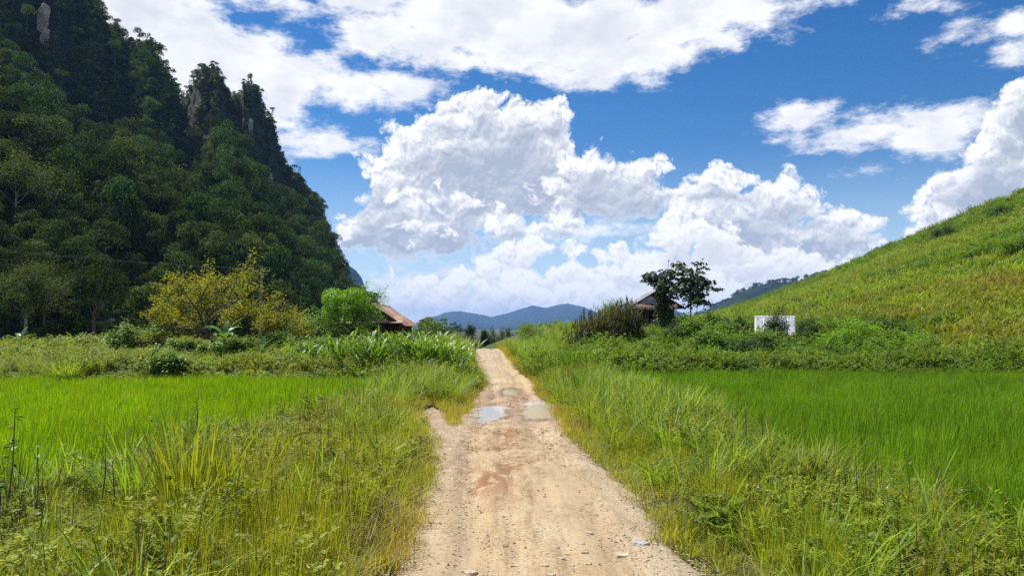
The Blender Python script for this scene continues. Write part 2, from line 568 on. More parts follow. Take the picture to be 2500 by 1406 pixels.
def noise_mat(name, cols, scale=4.0, detail=6.0, rough=0.85, bump=0.2, bscale=30.0, spec=0.2, stretch=(1, 1, 1), metal=0.0, tintmix=None, coord='Object', pos=(0.3, 0.5, 0.7)):
    """rough natural surface: a noise ramp through cols, with fine relief"""
    m, t = new_mat(name)
    N, K = t.nodes, t.links
    tcn = N.new('ShaderNodeTexCoord')
    mp = N.new('ShaderNodeMapping'); mp.inputs['Scale'].default_value = stretch
    K.new(tcn.outputs[coord], mp.inputs[0])
    nz = N.new('ShaderNodeTexNoise'); nz.inputs['Scale'].default_value = scale; nz.inputs['Detail'].default_value = detail; nz.inputs['Roughness'].default_value = 0.62
    K.new(mp.outputs[0], nz.inputs['Vector'])
    cr = N.new('ShaderNodeValToRGB')
    els = cr.color_ramp.elements
    ps = pos if len(pos) == len(cols) else np.linspace(0.3, 0.7, len(cols))
    els[0].position = ps[0]; els[0].color = (*cols[0], 1)
    els[1].position = ps[-1]; els[1].color = (*cols[-1], 1)
    for p_, c_ in list(zip(ps, cols))[1:-1]:
        e = els.new(p_); e.color = (*c_, 1)
    K.new(nz.outputs[0], cr.inputs[0])
    colo = cr.outputs[0]
    if tintmix is not None:
        att = N.new('ShaderNodeAttribute'); att.attribute_name = 'tint'
        mx_ = N.new('ShaderNodeMix'); mx_.data_type = 'RGBA'; mx_.blend_type = 'MULTIPLY'; mx_.inputs[0].default_value = 1.0
        rr = N.new('ShaderNodeMapRange'); K.new(att.outputs['Fac'], rr.inputs['Value']); rr.inputs['To Min'].default_value = tintmix[0]; rr.inputs['To Max'].default_value = tintmix[1]
        K.new(colo, mx_.inputs[6]); K.new(rr.outputs[0], mx_.inputs[7])
        colo = mx_.outputs[2]
    pb = N.new('ShaderNodeBsdfPrincipled')
    K.new(colo, pb.inputs['Base Color'])
    pb.inputs['Roughness'].default_value = rough
    pb.inputs['Specular IOR Level'].default_value = spec
    pb.inputs['Metallic'].default_value = metal
    if bump > 0:
        n2 = N.new('ShaderNodeTexNoise'); n2.inputs['Scale'].default_value = bscale; n2.inputs['Detail'].default_value = 5.0
        K.new(mp.outputs[0], n2.inputs['Vector'])
        bp = N.new('ShaderNodeBump'); bp.inputs['Strength'].default_value = bump; bp.inputs['Distance'].default_value = 1.0 / bscale
        K.new(n2.outputs[0], bp.inputs['Height']); K.new(bp.outputs[0], pb.inputs['Normal'])
    out = N.new('ShaderNodeOutputMaterial'); K.new(pb.outputs[0], out.inputs[0])
    return m


# ------------------------------------------------------------------ lie of the land
def smooth_interp(xs, ys):
    g = np.linspace(xs[0], xs[-1], 2000)
    v = np.interp(g, xs, ys)
    step = g[1] - g[0]
    k = max(3, int(2.5 / step)) | 1
    ker = np.hanning(k + 2)[1:-1]; ker /= ker.sum()
    v = np.convolve(np.pad(v, k // 2, mode='edge'), ker, 'valid')
    return lambda y: np.interp(y, g, v)


zroad = smooth_interp([-60, 0, 10, 14, 19.5, 26, 32, 38, 44, 49, 53, 58, 70, 100, 160], [0, 0, 0, -.07, -.35, -.52, -.55, -.3, .1, .38, .42, .1, -1.5, -5, -7])
xroad = smooth_interp([-60, 4, 6, 8, 10, 13, 19.5, 32, 36, 40, 50, 60, 80, 160], [.4, .3, .28, .2, .1, -.04, -.03, -.09, -.38, -.85, -1.65, -2.6, -5, -20])
def ledge(y):
    return np.interp(y, [-20, 4, 6.5, 7.7, 10.3, 14.7, 30], [-12, -9, -7, -5.5, -4.95, -4.55, -4.9])


def redge(y):
    return np.interp(y, [-20, 0, 8, 12, 20, 32], [9, 6.6, 5.3, 4.7, 4.45, 4.25])


LFAR, RFAR = 29.6, 31.6
PADDY = -0.55
# ridge of the right-hand hill: photograph column -> (depth, ridge row)
HILL = np.array([(1250, 260, 830), (1500, 260, 800), (1600, 250, 795), (1700, 240, 780), (1800, 228, 748), (1900, 215, 712), (2000, 202, 676), (2100, 190, 634),
                 (2190, 180, 596), (2300, 170, 548), (2400, 160, 505), (2500, 152, 468), (2700, 140, 400), (3100, 125, 300), (4500, 110, 150), (9000, 100, 80)], float)


def zterrain(x, y):
    x = np.asarray(x, float); y = np.asarray(y, float)
    ys = np.maximum(y, 1.0)
    zr = zroad(y); s = x - xroad(y)
    a = np.abs(s)
    bump = fbm2(x * 0.55, y * 0.55, 3) * 0.22
    # near: road, verges and the sunken paddies
    verge = np.maximum(zr + 0.04, -0.30) + 0.10 * sm(1.2, 2.6, a) + bump * sm(1.2, 2.0, a)
    le, re = ledge(y), redge(y)
    wr = 0.65 + 1.5 * sm(16, 11, y)
    edge = np.clip(np.where(s < 0, (le + 0.55 - x) / 0.65, (x - re + wr - .1) / wr), 0, 1)
    edge = edge * edge * (3 - 2 * edge)
    near = verge * (1 - edge) + PADDY * edge
    # far left: a weedy bank, then level ground to the foot of the karst
    wob = fbm2(x * 0.12, y * 0.12, 9) * 0.8
    cen = sm(-26, -7, x)
    fl = 0.05 + 0.35 * sm(30, 46, y) + wob * 0.5 - 0.7 * sm(52, 75, y) - (6.0 * sm(56, 130, y)) * cen
    # far right: bank and hill
    px = CX + FPX * x / ys * math.cos(PITCH)
    Yr = np.interp(px, HILL[:, 0], HILL[:, 1])
    zrid = EYE + (800 - np.interp(px, HILL[:, 0], HILL[:, 2]) - 6) / FPX * Yr
    t = (y - 33) / (Yr - 33)
    tc_ = np.clip(t, 0, 1)
    hz = zrid * (0.72 * tc_ + 0.28 * tc_ ** 2) - np.maximum(t - 1, 0) * (Yr - 33) * 0.35
    hz = hz + fbm2(x * 0.03, y * 0.03, 21) * 5.0 * sm(0.02, 0.4, t) * sm(1.15, 0.75, t)
    bank = 0.05 + (1.9 * sm(32.5, 52, y)) * sm(2.2, 9.0, s) * (1 - .68 * np.exp(-((px - 1910) / 170.0) ** 2)) + wob * 0.5 - 9 * sm(75, 170, y) * sm(1690, 1560, px)
    fr = np.maximum(bank, hz * sm(1560, 1700, px) - 9 * sm(1690, 1500, px)) + bump * 0.6
    far = np.where(s < 0, fl, fr)
    k = np.where(s < 0, sm(LFAR, LFAR + 1.6, y), sm(RFAR, RFAR + 1.6, y))
    z = near * (1 - k) + far * k
    # the road is cut into, or banked up from, the ground beside it
    c = sm(3.6, 1.25, a) * sm(-2, 0, 200 - y)
    z = z * (1 - c) + (zr + bump * 0.3 * sm(1.2, 1.8, a) + 0.05 * sm(1.2, 1.6, a)) * c
    z = np.where(y > 400, np.minimum(z, -8 + 0 * y), z)
    return z


def axis(lo, hi, fine_lo, fine_hi, step, grow=1.09):
    a = list(np.arange(fine_lo, fine_hi + 1e-6, step))
    st = step
    while a[-1] < hi:
        st *= grow; a.append(a[-1] + st)
    st = step; b = []
    cur = fine_lo
    while cur > lo:
        st *= grow; cur -= st; b.append(cur)
    return np.array(b[::-1] + a)


# ground: one sheet to the horizon
def tex(N, K, vec, scale, detail=5.0, rough=0.6):
    n = N.new('ShaderNodeTexNoise'); n.inputs['Scale'].default_value = scale; n.inputs['Detail'].default_value = detail; n.inputs['Roughness'].default_value = rough
    K.new(vec, n.inputs['Vector'])
    return n.outputs[0]


M_ground = noise_mat('earth_and_ground_cover', [(0.045, 0.036, 0.016), (0.06, 0.075, 0.015), (0.085, 0.11, 0.02)], scale=0.9, bump=0.5, bscale=9.0, pos=(0.35, 0.5, 0.68))
gx = axis(-9000, 9000, -9, 9, 0.22, 1.10)
gy = axis(-900, 14000, 1, 56, 0.25, 1.06)
# dirt road: its own fine sheet with ruts, clods and hollows for the puddles
HALF_L = smooth_interp([-60, 6, 8, 10, 13, 17, 22, 32, 50, 90], [1.25, 1.20, 1.20, 1.16, 1.22, 1.16, 1.12, 1.04, 1.0, 1.0])
HALF_R = smooth_interp([-60, 6, 8, 10, 13, 17, 22, 32, 50, 90], [1.2, 1.18, 1.22, 1.17, 1.14, 1.12, 1.08, 1.02, 1.0, 1.0])
PUD = [(-0.50, 19.3, 0.44, 1.4, 0.10), (0.80, 19.4, 0.30, 1.7, 0.10), (0.02, 28.4, 0.34, 1.6, 0.08), (-0.52, 17.2, 0.16, 0.42, 0.05), (0.85, 22.0, 0.3, 0.9, 0.03)]


def road_relief(s, y):
    r = 0.0
    for c0, dpt, wd in ((-0.62, .060, .17), (0.55, .055, .17), (0.28, .022, .08), (-0.25, .02, .08)):
        cc = c0 + 0.08 * np.sin(y * 0.33 + c0 * 9)
        r = r - dpt * np.exp(-((s - cc) / wd) ** 2) * (0.5 + vnoise(y * 0.35 + 7, c0 * 11 + 0 * y, 5))
    r = r + fbm2(s * 2.3, y * 1.6, 31, 4) * 0.045
    muddy = sm(9.5, 12.5, y) * sm(34, 26, y)
    r = r + np.maximum(fbm2(s * 9, y * 3.5, 41, 3), 0) * 0.075 * muddy
    r = r + fbm2(s * 28, y * 22, 51, 2) * 0.010
    # tread marks left by tyres
    r = r + 0.010 * muddy * np.sin(y * 30 + s * 8) * np.exp(-((np.abs(s - 0.05) - 0.33) / 0.09) ** 2)
    for (cx_, cy_, rx, ry, dp) in PUD:
        d = ((s - cx_) / rx) ** 2 + ((y - cy_) / ry) ** 2
        r = r - dp * np.exp(-d * 1.1)
    return r


def road_z(x, y):
    s = x - xroad(y)
    n = fbm2(np.sign(s) * 3 + 0 * s, y * 0.55, 61) * 0.35 + fbm2(np.sign(s) * 5 + 0 * s, y * 2.7, 62) * 0.16
    over = np.where(s < 0, -s - HALF_L(y), s - HALF_R(y)) - n
    # the little side track on the left round a grassy tongue
    tr = np.interp(y, [13.2, 14.2, 17, 20.5, 22], [-1.0, -1.2, -1.75, -2.12, -2.3])
    spur = np.abs(s - tr) - 0.30 * sm(22.5, 20, y)
    spur = np.where((y > 13) & (y < 22.5), spur, 9.0)
    over = np.minimum(over, spur)
    z = zroad(y) + 0.03 + road_relief(s, y) - 0.03 * sm(0.8, 1.15, np.abs(s))
    return np.where(over < 1.6, z - 0.22 * sm(-0.06, 0.30, over), z - 0.22), over


GX, GY = np.meshgrid(gx, gy, indexing='ij')
GZ = zterrain(GX, GY) - 0.06 * sm(1.6, 1.2, np.abs(GX - xroad(GY))) * sm(110, 100, GY)
zz_, ov_ = road_z(GX, GY)
GZ = np.where((ov_ < .16) & (GY < 150) & (GY > -58) & (np.abs(GX - xroad(GY)) < 2.6), np.minimum(GZ, zz_ - .05), GZ)
g = grid_mesh(GX, GY, GZ).build('ground', M_ground, smooth=True)
tag(g, 'weedy earth and field floor between road, paddies and hill', kind='structure')

ry_ = np.concatenate([np.arange(1.0, 16, 0.055), np.arange(16, 34, 0.09), np.arange(34, 62, 0.25), np.arange(62, 160, 1.5)])
ry_ = np.concatenate([np.arange(-60, 1.0, 1.0), ry_])
rs_ = np.arange(-2.75, 1.95, 0.05)
RS, RY = np.meshgrid(rs_, ry_, indexing='ij')
RX = RS + xroad(RY)
RZ, _ = road_z(RX, RY)

m, t = new_mat('rutted_laterite')
N, K = t.nodes, t.links
tcn = N.new('ShaderNodeTexCoord').outputs['Object']
mp = N.new('ShaderNodeMapping'); mp.inputs['Scale'].default_value = (1.0, 0.45, 1.0); K.new(tcn, mp.inputs[0])


def ramp(fac, stops):
    r = N.new('ShaderNodeValToRGB')
    e = r.color_ramp.elements
    e[0].position, e[0].color = stops[0][0], (*stops[0][1], 1)
    e[1].position, e[1].color = stops[-1][0], (*stops[-1][1], 1)
    for p_, c_ in stops[1:-1]:
        k_ = e.new(p_); k_.color = (*c_, 1)
    K.new(fac, r.inputs[0])
    return r.outputs[0]


def mixn(f, a, b, mode='MIX'):
    n = N.new('ShaderNodeMix'); n.data_type = 'RGBA'; n.blend_type = mode
    for s_, v_ in ((n.inputs[0], f), (n.inputs[6], a), (n.inputs[7], b)):
        if hasattr(v_, 'is_output'): K.new(v_, s_)
        else: s_.default_value = v_ if isinstance(v_, float) else (*v_, 1)
    return n.outputs[2]


big = tex(N, K, mp.outputs[0], 0.9, 6)
c = ramp(big, [(0.30, (0.325, 0.22, 0.115)), (0.5, (0.40, 0.298, 0.175)), (0.68, (0.46, 0.375, 0.255))])
streak = N.new('ShaderNodeMapping'); streak.inputs['Scale'].default_value = (5.0, 0.55, 1.0); K.new(tcn, streak.inputs[0])
c = mixn(1.0, c, ramp(tex(N, K, streak.outputs[0], 1.6, 6, 0.7), [(0.33, (0.66, 0.60, 0.55)), (0.5, (1, 1, 1)), (0.68, (1.14, 1.14, 1.12))]), 'MULTIPLY')
grit = tex(N, K, tcn, 26, 6, 0.75)
c = mixn(ramp(grit, [(0.40, (0.45, 0.45, 0.45)), (0.52, (1, 1, 1)), (0.66, (1.25, 1.25, 1.25))]), (0, 0, 0), c, 'MIX') if False else mixn(1.0, c, ramp(grit, [(0.34, (0.55, 0.52, 0.5)), (0.5, (1, 1, 1)), (0.68, (1.22, 1.22, 1.24))]), 'MULTIPLY')
sepx = N.new('ShaderNodeSeparateXYZ'); K.new(tcn, sepx.inputs[0])


def mth(op, a, b=0.0, c_=0.0):
    n = N.new('ShaderNodeMath'); n.operation = op
    for s_, v_ in zip(n.inputs, (a, b, c_)):
        if hasattr(v_, 'is_output'): K.new(v_, s_)
        else: s_.default_value = v_
    return n.outputs[0]


def mrange(x, lo, hi):
    n = N.new('ShaderNodeMapRange'); n.interpolation_type = 'SMOOTHSTEP'
    K.new(x, n.inputs['Value']); n.inputs['From Min'].default_value = lo; n.inputs['From Max'].default_value = hi
    return n.outputs[0]


# red clay smeared over the middle stretch
red = tex(N, K, mp.outputs[0], 1.7, 5)
zone = mth('MULTIPLY', mrange(sepx.outputs[1], 7.2, 9.6), mrange(sepx.outputs[1], 19.0, 13.0))
lane = mth('POWER', 2.718, mth('MULTIPLY', mth('POWER', mth('ABSOLUTE', mth('ADD', sepx.outputs[0], 0.40)), 2.0), -4.5))
clod = tex(N, K, mp.outputs[0], 7.0, 6, 0.7)
c = mixn(mth('MULTIPLY', mth('MULTIPLY', mrange(red, 0.41, 0.51), zone), mth('MULTIPLY', lane, mrange(clod, 0.40, 0.52))), c, (0.20, 0.075, 0.025))
mudz = mth('MULTIPLY', mrange(sepx.outputs[1], 8.5, 11.0), mrange(sepx.outputs[1], 34.0, 24.0))
c = mixn(mth('MULTIPLY', mudz, mth('MULTIPLY', mrange(clod, 0.50, 0.60), 0.75)), c, (0.17, 0.105, 0.055))
# stony pale edges
edge = mrange(mth('ABSOLUTE', mth('SUBTRACT', sepx.outputs[0], 0.1)), 0.55, 1.25)
st = tex(N, K, tcn, 60, 3, 0.6)
c = mixn(mth('MULTIPLY', edge, 0.55), c, ramp(st, [(0.36, (0.16, 0.12, 0.08)), (0.5, (0.36, 0.29, 0.20)), (0.62, (0.52, 0.46, 0.36))]))
# packed smooth wheel tracks
trk = None
for c0 in (-0.50, 0.62):
    q = mth('POWER', 2.718, mth('MULTIPLY', mth('POWER', mth('ABSOLUTE', mth('SUBTRACT', sepx.outputs[0], c0)), 2.0), -16.0))
    trk = q if trk is None else mth('MAXIMUM', trk, q)
trk = mth('MULTIPLY', trk, mrange(tex(N, K, mp.outputs[0], 0.7, 3), 0.32, 0.55))
c = mixn(mth('MULTIPLY', trk, 0.6), c, (0.44, 0.34, 0.21))
# damp ground by the puddles
damp = N.new('ShaderNodeMapRange')
wet = mth('MULTIPLY', mrange(sepx.outputs[1], 14.5, 17.5), mrange(sepx.outputs[1], 31.0, 25.0))
c = mixn(mth('MULTIPLY', wet, mrange(tex(N, K, mp.outputs[0], 1.3, 4), 0.34, 0.62)), c, (0.30, 0.20, 0.135))
pb = N.new('ShaderNodeBsdfPrincipled'); K.new(c, pb.inputs['Base Color'])
pb.inputs['Roughness'].default_value = 0.9; pb.inputs['Specular IOR Level'].default_value = 0.15
wa = N.new('ShaderNodeAttribute'); wa.attribute_name = 'wet'
c = mixn(mth('MULTIPLY', wa.outputs['Fac'], 0.85), c, (0.175, 0.115, 0.062))
K.new(c, pb.inputs['Base Color'])
wet = mth('MAXIMUM', mth('MULTIPLY', wet, 0.3), wa.outputs['Fac'])
rgh = N.new('ShaderNodeMapRange'); K.new(wet, rgh.inputs['Value']); rgh.inputs['To Min'].default_value = 0.92; rgh.inputs['To Max'].default_value = 0.38
K.new(rgh.outputs[0], pb.inputs['Roughness'])
bp = N.new('ShaderNodeBump'); bp.inputs['Strength'].default_value = 0.5; bp.inputs['Distance'].default_value = 0.02
K.new(grit, bp.inputs['Height']); K.new(bp.outputs[0], pb.inputs['Normal'])
o_ = N.new('ShaderNodeOutputMaterial'); K.new(pb.outputs[0], o_.inputs[0])
M_road = m
rd = grid_mesh(RX, RY, RZ).build('dirt_road', M_road, smooth=True)
wv_ = np.zeros(RS.shape)
for q in PUD:
    d = np.sqrt(((RS - q[0]) / q[2]) ** 2 + ((RY - q[1]) / q[3]) ** 2) + fbm2(RS * 4, RY * 2, 97) * .5
    wv_ = np.maximum(wv_, sm(1.75, 1.05, d))
wa_ = rd.data.attributes.new('wet', 'FLOAT', 'POINT'); wa_.data.foreach_set('value', wv_.ravel().astype(np.float32))
tag(rd, 'rutted ochre dirt road running ahead between the paddies', kind='structure')

# puddles: level sheets of muddy water in the hollows
m, t = new_mat('muddy_water')
N, K = t.nodes, t.links
pb = N.new('ShaderNodeBsdfPrincipled')
pb.inputs['Base Color'].default_value = (0.36, 0.27, 0.16, 1); pb.inputs['Roughness'].default_value = 0.03
pb.inputs['Specular IOR Level'].default_value = 0.8; pb.inputs['IOR'].default_value = 1.5
tcn = N.new('ShaderNodeTexCoord').outputs['Object']
nz = tex(N, K, tcn, 5.0, 2)
bp = N.new('ShaderNodeBump'); bp.inputs['Strength'].default_value = 0.02; bp.inputs['Distance'].default_value = 0.02
K.new(nz, bp.inputs['Height']); K.new(bp.outputs[0], pb.inputs['Normal'])
o_ = N.new('ShaderNodeOutputMaterial'); K.new(pb.outputs[0], o_.inputs[0])
M_water = m
m, t = new_mat('thick_ochre_water')
N, K = t.nodes, t.links
pb = N.new('ShaderNodeBsdfPrincipled')
pb.inputs['Base Color'].default_value = (0.31, 0.215, 0.04, 1); pb.inputs['Roughness'].default_value = 0.12
pb.inputs['Specular IOR Level'].default_value = 0.35; pb.inputs['IOR'].default_value = 1.2
o_ = N.new('ShaderNodeOutputMaterial'); K.new(pb.outputs[0], o_.inputs[0])
M_ochre = m
for (px_, py_, rx, ry2, dp), lv, lab in zip(PUD, (0.045, 0.040, 0.035, 0.022, 0.012), ('wide puddle mirroring clouds in the left wheel rut', 'ochre muddy puddle by the right road edge', 'small yellow puddle across the far dip of the road', 'little bright puddle just before the wide one', 'shallow damp puddle beyond the ochre one')):
    cx0 = px_ + float(xroad(py_))
    zl = float(zroad(py_)) + 0.03 - 0.03 * float(sm(.8, 1.15, abs(px_))) - dp + lv
    a = np.arange(40) * 2 * math.pi / 40
    mb = MB()
    vs = [(1.7 * rx * math.cos(k), 1.7 * ry2 * math.sin(k), 0) for k in a]
    mb.add(vs + [(0, 0, 0)], tris=[(k, (k + 1) % 40, 40) for k in range(40)])
    tag(mb.build('puddle', M_ochre if 'ochre muddy' in lab or 'yellow' in lab else M_water, loc=(cx0, py_, zl)), lab, kind='structure')


# ------------------------------------------------------------------ karst mountain on the left
KA = np.array([(-1500, -420, 210, 45), (-800, -420, 215, 50), (-300, -330, 230, 58), (0, -170, 240, 66), (100, -70, 245, 68), (200, 10, 250, 70), (250, 62, 255, 71), (300, 122, 260, 72),
               (370, 172, 265, 76), (430, 236, 270, 80), (455, 224, 270, 82), (478, 184, 270, 83), (505, 180, 271, 84), (530, 208, 272, 86), (550, 246, 275, 90), (572, 246, 276, 91), (586, 216, 278, 92),
               (622, 212, 280, 95), (636, 252, 282, 97), (652, 312, 285, 99), (680, 382, 290, 103), (720, 445, 300, 110), (762, 512, 315, 125), (784, 540, 325, 130),
               (794, 590, 330, 135), (806, 632, 340, 140), (838, 680, 350, 150), (868, 722, 362, 165), (900, 766, 375, 185), (932, 804, 390, 210), (1000, 818, 400, 240)], float)
KPX = np.concatenate([np.arange(-1500, -200, 40), np.arange(-200, 1001, 5)])
KT = np.concatenate([np.linspace(-0.08, 1.0, 110), np.linspace(1.02, 1.7, 20)])


def karst_point(px, t):
    yy = np.interp(px, KA[:, 0], KA[:, 1]); Yr = np.interp(px, KA[:, 0], KA[:, 2]); Yb = np.interp(px, KA[:, 0], KA[:, 3])
    zrid = EYE + (800 - yy) / FPX * Yr
    jag = sm(380, 470, px) * sm(760, 660, px)
    zrid = zrid + (np.abs(fbm2(px * 0.026, 0 * px, 75, 3)) * 20 - 3) * jag * sm(.6, .9, t) + fbm2(px * .04, 0 * px, 78, 3) * 6 * sm(.6, .9, t)
    wv = fbm2(px * 0.008, t * 3, 71) * 0.10
    Y = Yb + (Yr - Yb) * t
    tt = np.clip(t + wv * sm(0, .2, t) * sm(1, .8, t), 0, 1)
    prof = 0.50 * (tt / 0.74) * sm(-0.3, 0.5, tt) * (tt < 0.74) + (tt >= 0.74) * (0.50 + 0.50 * sm(0.70, 1.0, tt) ** 0.8)
    lin = 0.47 * tt / 0.70
    steep = 0.47 + 0.53 * sm(0.0, 1.0, (tt - 0.70) / 0.27)
    prof = np.where(tt < 0.70, lin, steep)
    z = -0.6 + (zrid + 0.6) * prof
    spur = fbm2(px * 0.011 + 4, t * 2.2 + px * 0.003, 81, 4) * 34 * sm(0.05, 0.45, t) * sm(1.0, 0.8, t) * sm(980, 700, px)
    z = z + spur
    z = z - np.maximum(t - 1, 0) * (Yr - Yb) * 0.9
    Y = Y + fbm2(px * 0.02, t * 7, 91) * 9 * sm(.1, .3, t)
    X = (px - CX) / FPX * Y
    return X, Y, z


KP, KTT = np.meshgrid(KPX, KT, indexing='ij')
kx, ky, kz = karst_point(KP, KTT)
M_karst = noise_mat('karst_rock_and_scrub', [(0.016, 0.022, 0.011), (0.024, 0.032, 0.016), (0.042, 0.042, 0.037), (0.15, 0.135, 0.12)], scale=0.09, detail=8, bump=0.8, bscale=0.8, stretch=(1, 1, 0.35), pos=(0.38, 0.56, 0.72, 0.86))
ko = grid_mesh(kx, ky, kz).build('karst_mountain', M_karst, smooth=True)
tag(ko, 'steep dark karst mountain on the left', kind='structure')


# ------------------------------------------------------------------ far ranges
def ridge(name, tab, Y, depth, mat, label, amp=1.0, seed=5, n=260, back=None):
    tab = np.array(tab, float)
    px = np.linspace(tab[0, 0], tab[-1, 0], n)
    rows = np.linspace(0, 1.35, 48)
    PX, T = np.meshgrid(px, rows, indexing='ij')
    yy = np.interp(PX, tab[:, 0], tab[:, 1])
    zr = EYE + (800 - yy) / FPX * Y
    zr = zr + fbm2(PX * 0.03, 0 * PX, seed, 4) * amp * Y * 0.006
    Yd = Y - depth * (1 - T)
    prof = np.where(T < 1, 0.25 * T + 0.75 * T ** 1.6, 1 - (T - 1) * 2.2)
    z = -25 + (zr + 25) * prof
    z = z + fbm2(PX * 0.022 + T * 1.5, T * 4, seed + 3, 5) * (zr + 25) * 0.45 * sm(0, 0.3, T) * sm(1.0, 0.75, T)
    x = (PX - CX) / FPX * Yd
    o = grid_mesh(x, Yd, z).build(name, mat, smooth=True)
    tag(o, label, kind='structure')
    return o


M_far = noise_mat('far_forest', [(0.010, 0.018, 0.010), (0.020, 0.034, 0.014), (0.034, 0.052, 0.02)], scale=0.02, detail=9, bump=1.0, bscale=0.06, rough=1.0, spec=0.0)
ridge('mountain', [(820, 840), (900, 825), (960, 810), (1000, 796), (1050, 774), (1090, 762), (1125, 758), (1160, 765), (1200, 774), (1240, 765), (1300, 744), (1330, 751), (1385, 740), (1420, 746), (1450, 760), (1520, 790), (1600, 800)],
      6500, 2600, M_far, 'long blue mountain range on the horizon beyond the road', 0.5, 5)
ridge('mountain', [(900, 850), (960, 838), (1000, 815), (1060, 812), (1110, 806), (1180, 812), (1240, 800), (1310, 798), (1380, 786), (1430, 778), (1480, 748), (1560, 735), (1640, 752), (1700, 775), (1760, 790)],
      3600, 1500, M_far, 'nearer wooded foothills below the blue range', 0.6, 15)
RC = [(1560, 800), (1640, 790), (1700, 770), (1760, 742), (1800, 716), (1850, 697), (1900, 688), (1950, 684), (2000, 672), (2040, 662), (2100, 636), (2160, 606), (2220, 590), (2300, 600), (2400, 640), (2500, 690)]
ridge('mountain', RC, 1500, 600, M_far, 'dark wooded ridge rising behind the green hill', 0.5, 25)
KD = [(770, 650), (836, 642), (852, 647), (868, 658), (882, 676), (890, 697), (896, 716), (905, 740), (918, 772), (938, 802), (955, 830)]
ridge('mountain', KD, 1900, 250, M_far, 'blue karst peak peeping out behind the dark mountain', 0.2, 35)

rng = np.random.default_rng(11)

# ------------------------------------------------------------------ scattered vegetation (stuff)
def topix(x, y, z):
    c, s_ = math.cos(PITCH), math.sin(PITCH)
    dz = z - EYE
    f = y * c + dz * s_
    u = -y * s_ + dz * c
    f = np.maximum(f, 0.01)
    return CX + FPX * x / f, CY - FPX * u / f


def proto(name, mb, mat):
    """a plant mesh used only as the source of a scattered mass"""
    return bpy.data.objects.new(name, mb.mesh(name, mat))


def scatter(name, protos, P, rz, scale, label, cat, tilt=None, dry=None, r=None):
    r = r or rng
    n = len(P)
    me = bpy.data.meshes.new(name)
    me.vertices.add(n); me.vertices.foreach_set('co', np.asarray(P, np.float32).ravel())
    rot = np.zeros((n, 3), np.float32); rot[:, 2] = rz
    if tilt is not None:
        rot[:, 0] = r.normal(0, tilt, n); rot[:, 1] = r.normal(0, tilt, n)
    a = me.attributes.new('rot', 'FLOAT_VECTOR', 'POINT'); a.data.foreach_set('vector', rot.ravel())
    scale = np.asarray(scale, np.float32)
    if scale.ndim == 1:
        scale = np.repeat(scale[:, None], 3, 1)
    a = me.attributes.new('scl', 'FLOAT_VECTOR', 'POINT'); a.data.foreach_set('vector', scale.astype(np.float32).ravel())
    a = me.attributes.new('idx', 'INT', 'POINT'); a.data.foreach_set('value', r.integers(0, len(protos), n).astype(np.int32))
    a = me.attributes.new('dry', 'FLOAT', 'POINT'); a.data.foreach_set('value', np.asarray(np.zeros(n) if dry is None else dry, np.float32))
    o = bpy.data.objects.new(name, me)
    C.objects.link(o)
    gt = bpy.data.node_groups.new(name, 'GeometryNodeTree')
    gt.interface.new_socket('Geometry', in_out='INPUT', socket_type='NodeSocketGeometry')
    gt.interface.new_socket('Geometry', in_out='OUTPUT', socket_type='NodeSocketGeometry')
    N, K = gt.nodes, gt.links
    gi, go = N.new('NodeGroupInput'), N.new('NodeGroupOutput')
    jn = N.new('GeometryNodeJoinGeometry')
    for p_ in protos:
        oi = N.new('GeometryNodeObjectInfo'); oi.inputs['Object'].default_value = p_
        gi_ = N.new('GeometryNodeGeometryToInstance'); K.new(oi.outputs['Geometry'], gi_.inputs[0]); K.new(gi_.outputs[0], jn.inputs[0])
    ip = N.new('GeometryNodeInstanceOnPoints')
    K.new(gi.outputs[0], ip.inputs['Points']); K.new(jn.outputs[0], ip.inputs['Instance'])
    ip.inputs['Pick Instance'].default_value = True
    for nm, tp, sk in (('idx', 'INT', 'Instance Index'), ('rot', 'FLOAT_VECTOR', 'Rotation'), ('scl', 'FLOAT_VECTOR', 'Scale')):
        na = N.new('GeometryNodeInputNamedAttribute'); na.data_type = tp; na.inputs['Name'].default_value = nm
        K.new(na.outputs['Attribute'], ip.inputs[sk])
    K.new(ip.outputs[0], go.inputs[0])
    md = o.modifiers.new('scatter', 'NODES'); md.node_group = gt
    tag(o, label, cat, kind='stuff')
    return o


U = rng.uniform
TAU = 2 * math.pi


def disc(n, R):
    a = U(0, TAU, n); r_ = R * np.sqrt(U(0, 1, n))
    return np.stack([r_ * np.cos(a), r_ * np.sin(a), np.zeros(n)], 1)


# ---- leaf materials
M_riceL = leaf_mat('rice_blade_bright', (0.075, 0.165, 0.004), (0.37, 0.57, 0.015), 0.42, 0.6, 0.12, (1.3, 1.3, 0.4), inst=0.18, instcol=(0.27, 0.42, 0.012))  # brighter, yellower green for the left paddy
M_riceR = leaf_mat('rice_blade_deep', (0.038, 0.11, 0.005), (0.26, 0.46, 0.020), 0.42, 0.6, 0.15, (1.3, 1.3, 0.4), inst=0.20, instcol=(0.20, 0.33, 0.013))
M_fine = leaf_mat('fine_verge_grass', (0.19, 0.245, 0.014), (0.47, 0.50, 0.046), 0.48, 0.7, 0.12, (1.3, 1.25, 0.5), inst=0.22, instcol=(0.42, 0.31, 0.07))
M_arch = leaf_mat('arching_grass', (0.13, 0.23, 0.015), (0.30, 0.42, 0.05), 0.45, 0.5, 0.3, (1.35, 1.3, 0.5), inst=0.2, instcol=(0.34, 0.28, 0.06))
M_weed = leaf_mat('small_leaved_weed', (0.13, 0.20, 0.014), (0.30, 0.36, 0.04), 0.42, 0.6, 0.2, (1.35, 1.3, 0.5), inst=0.25, instcol=(0.32, 0.26, 0.05))
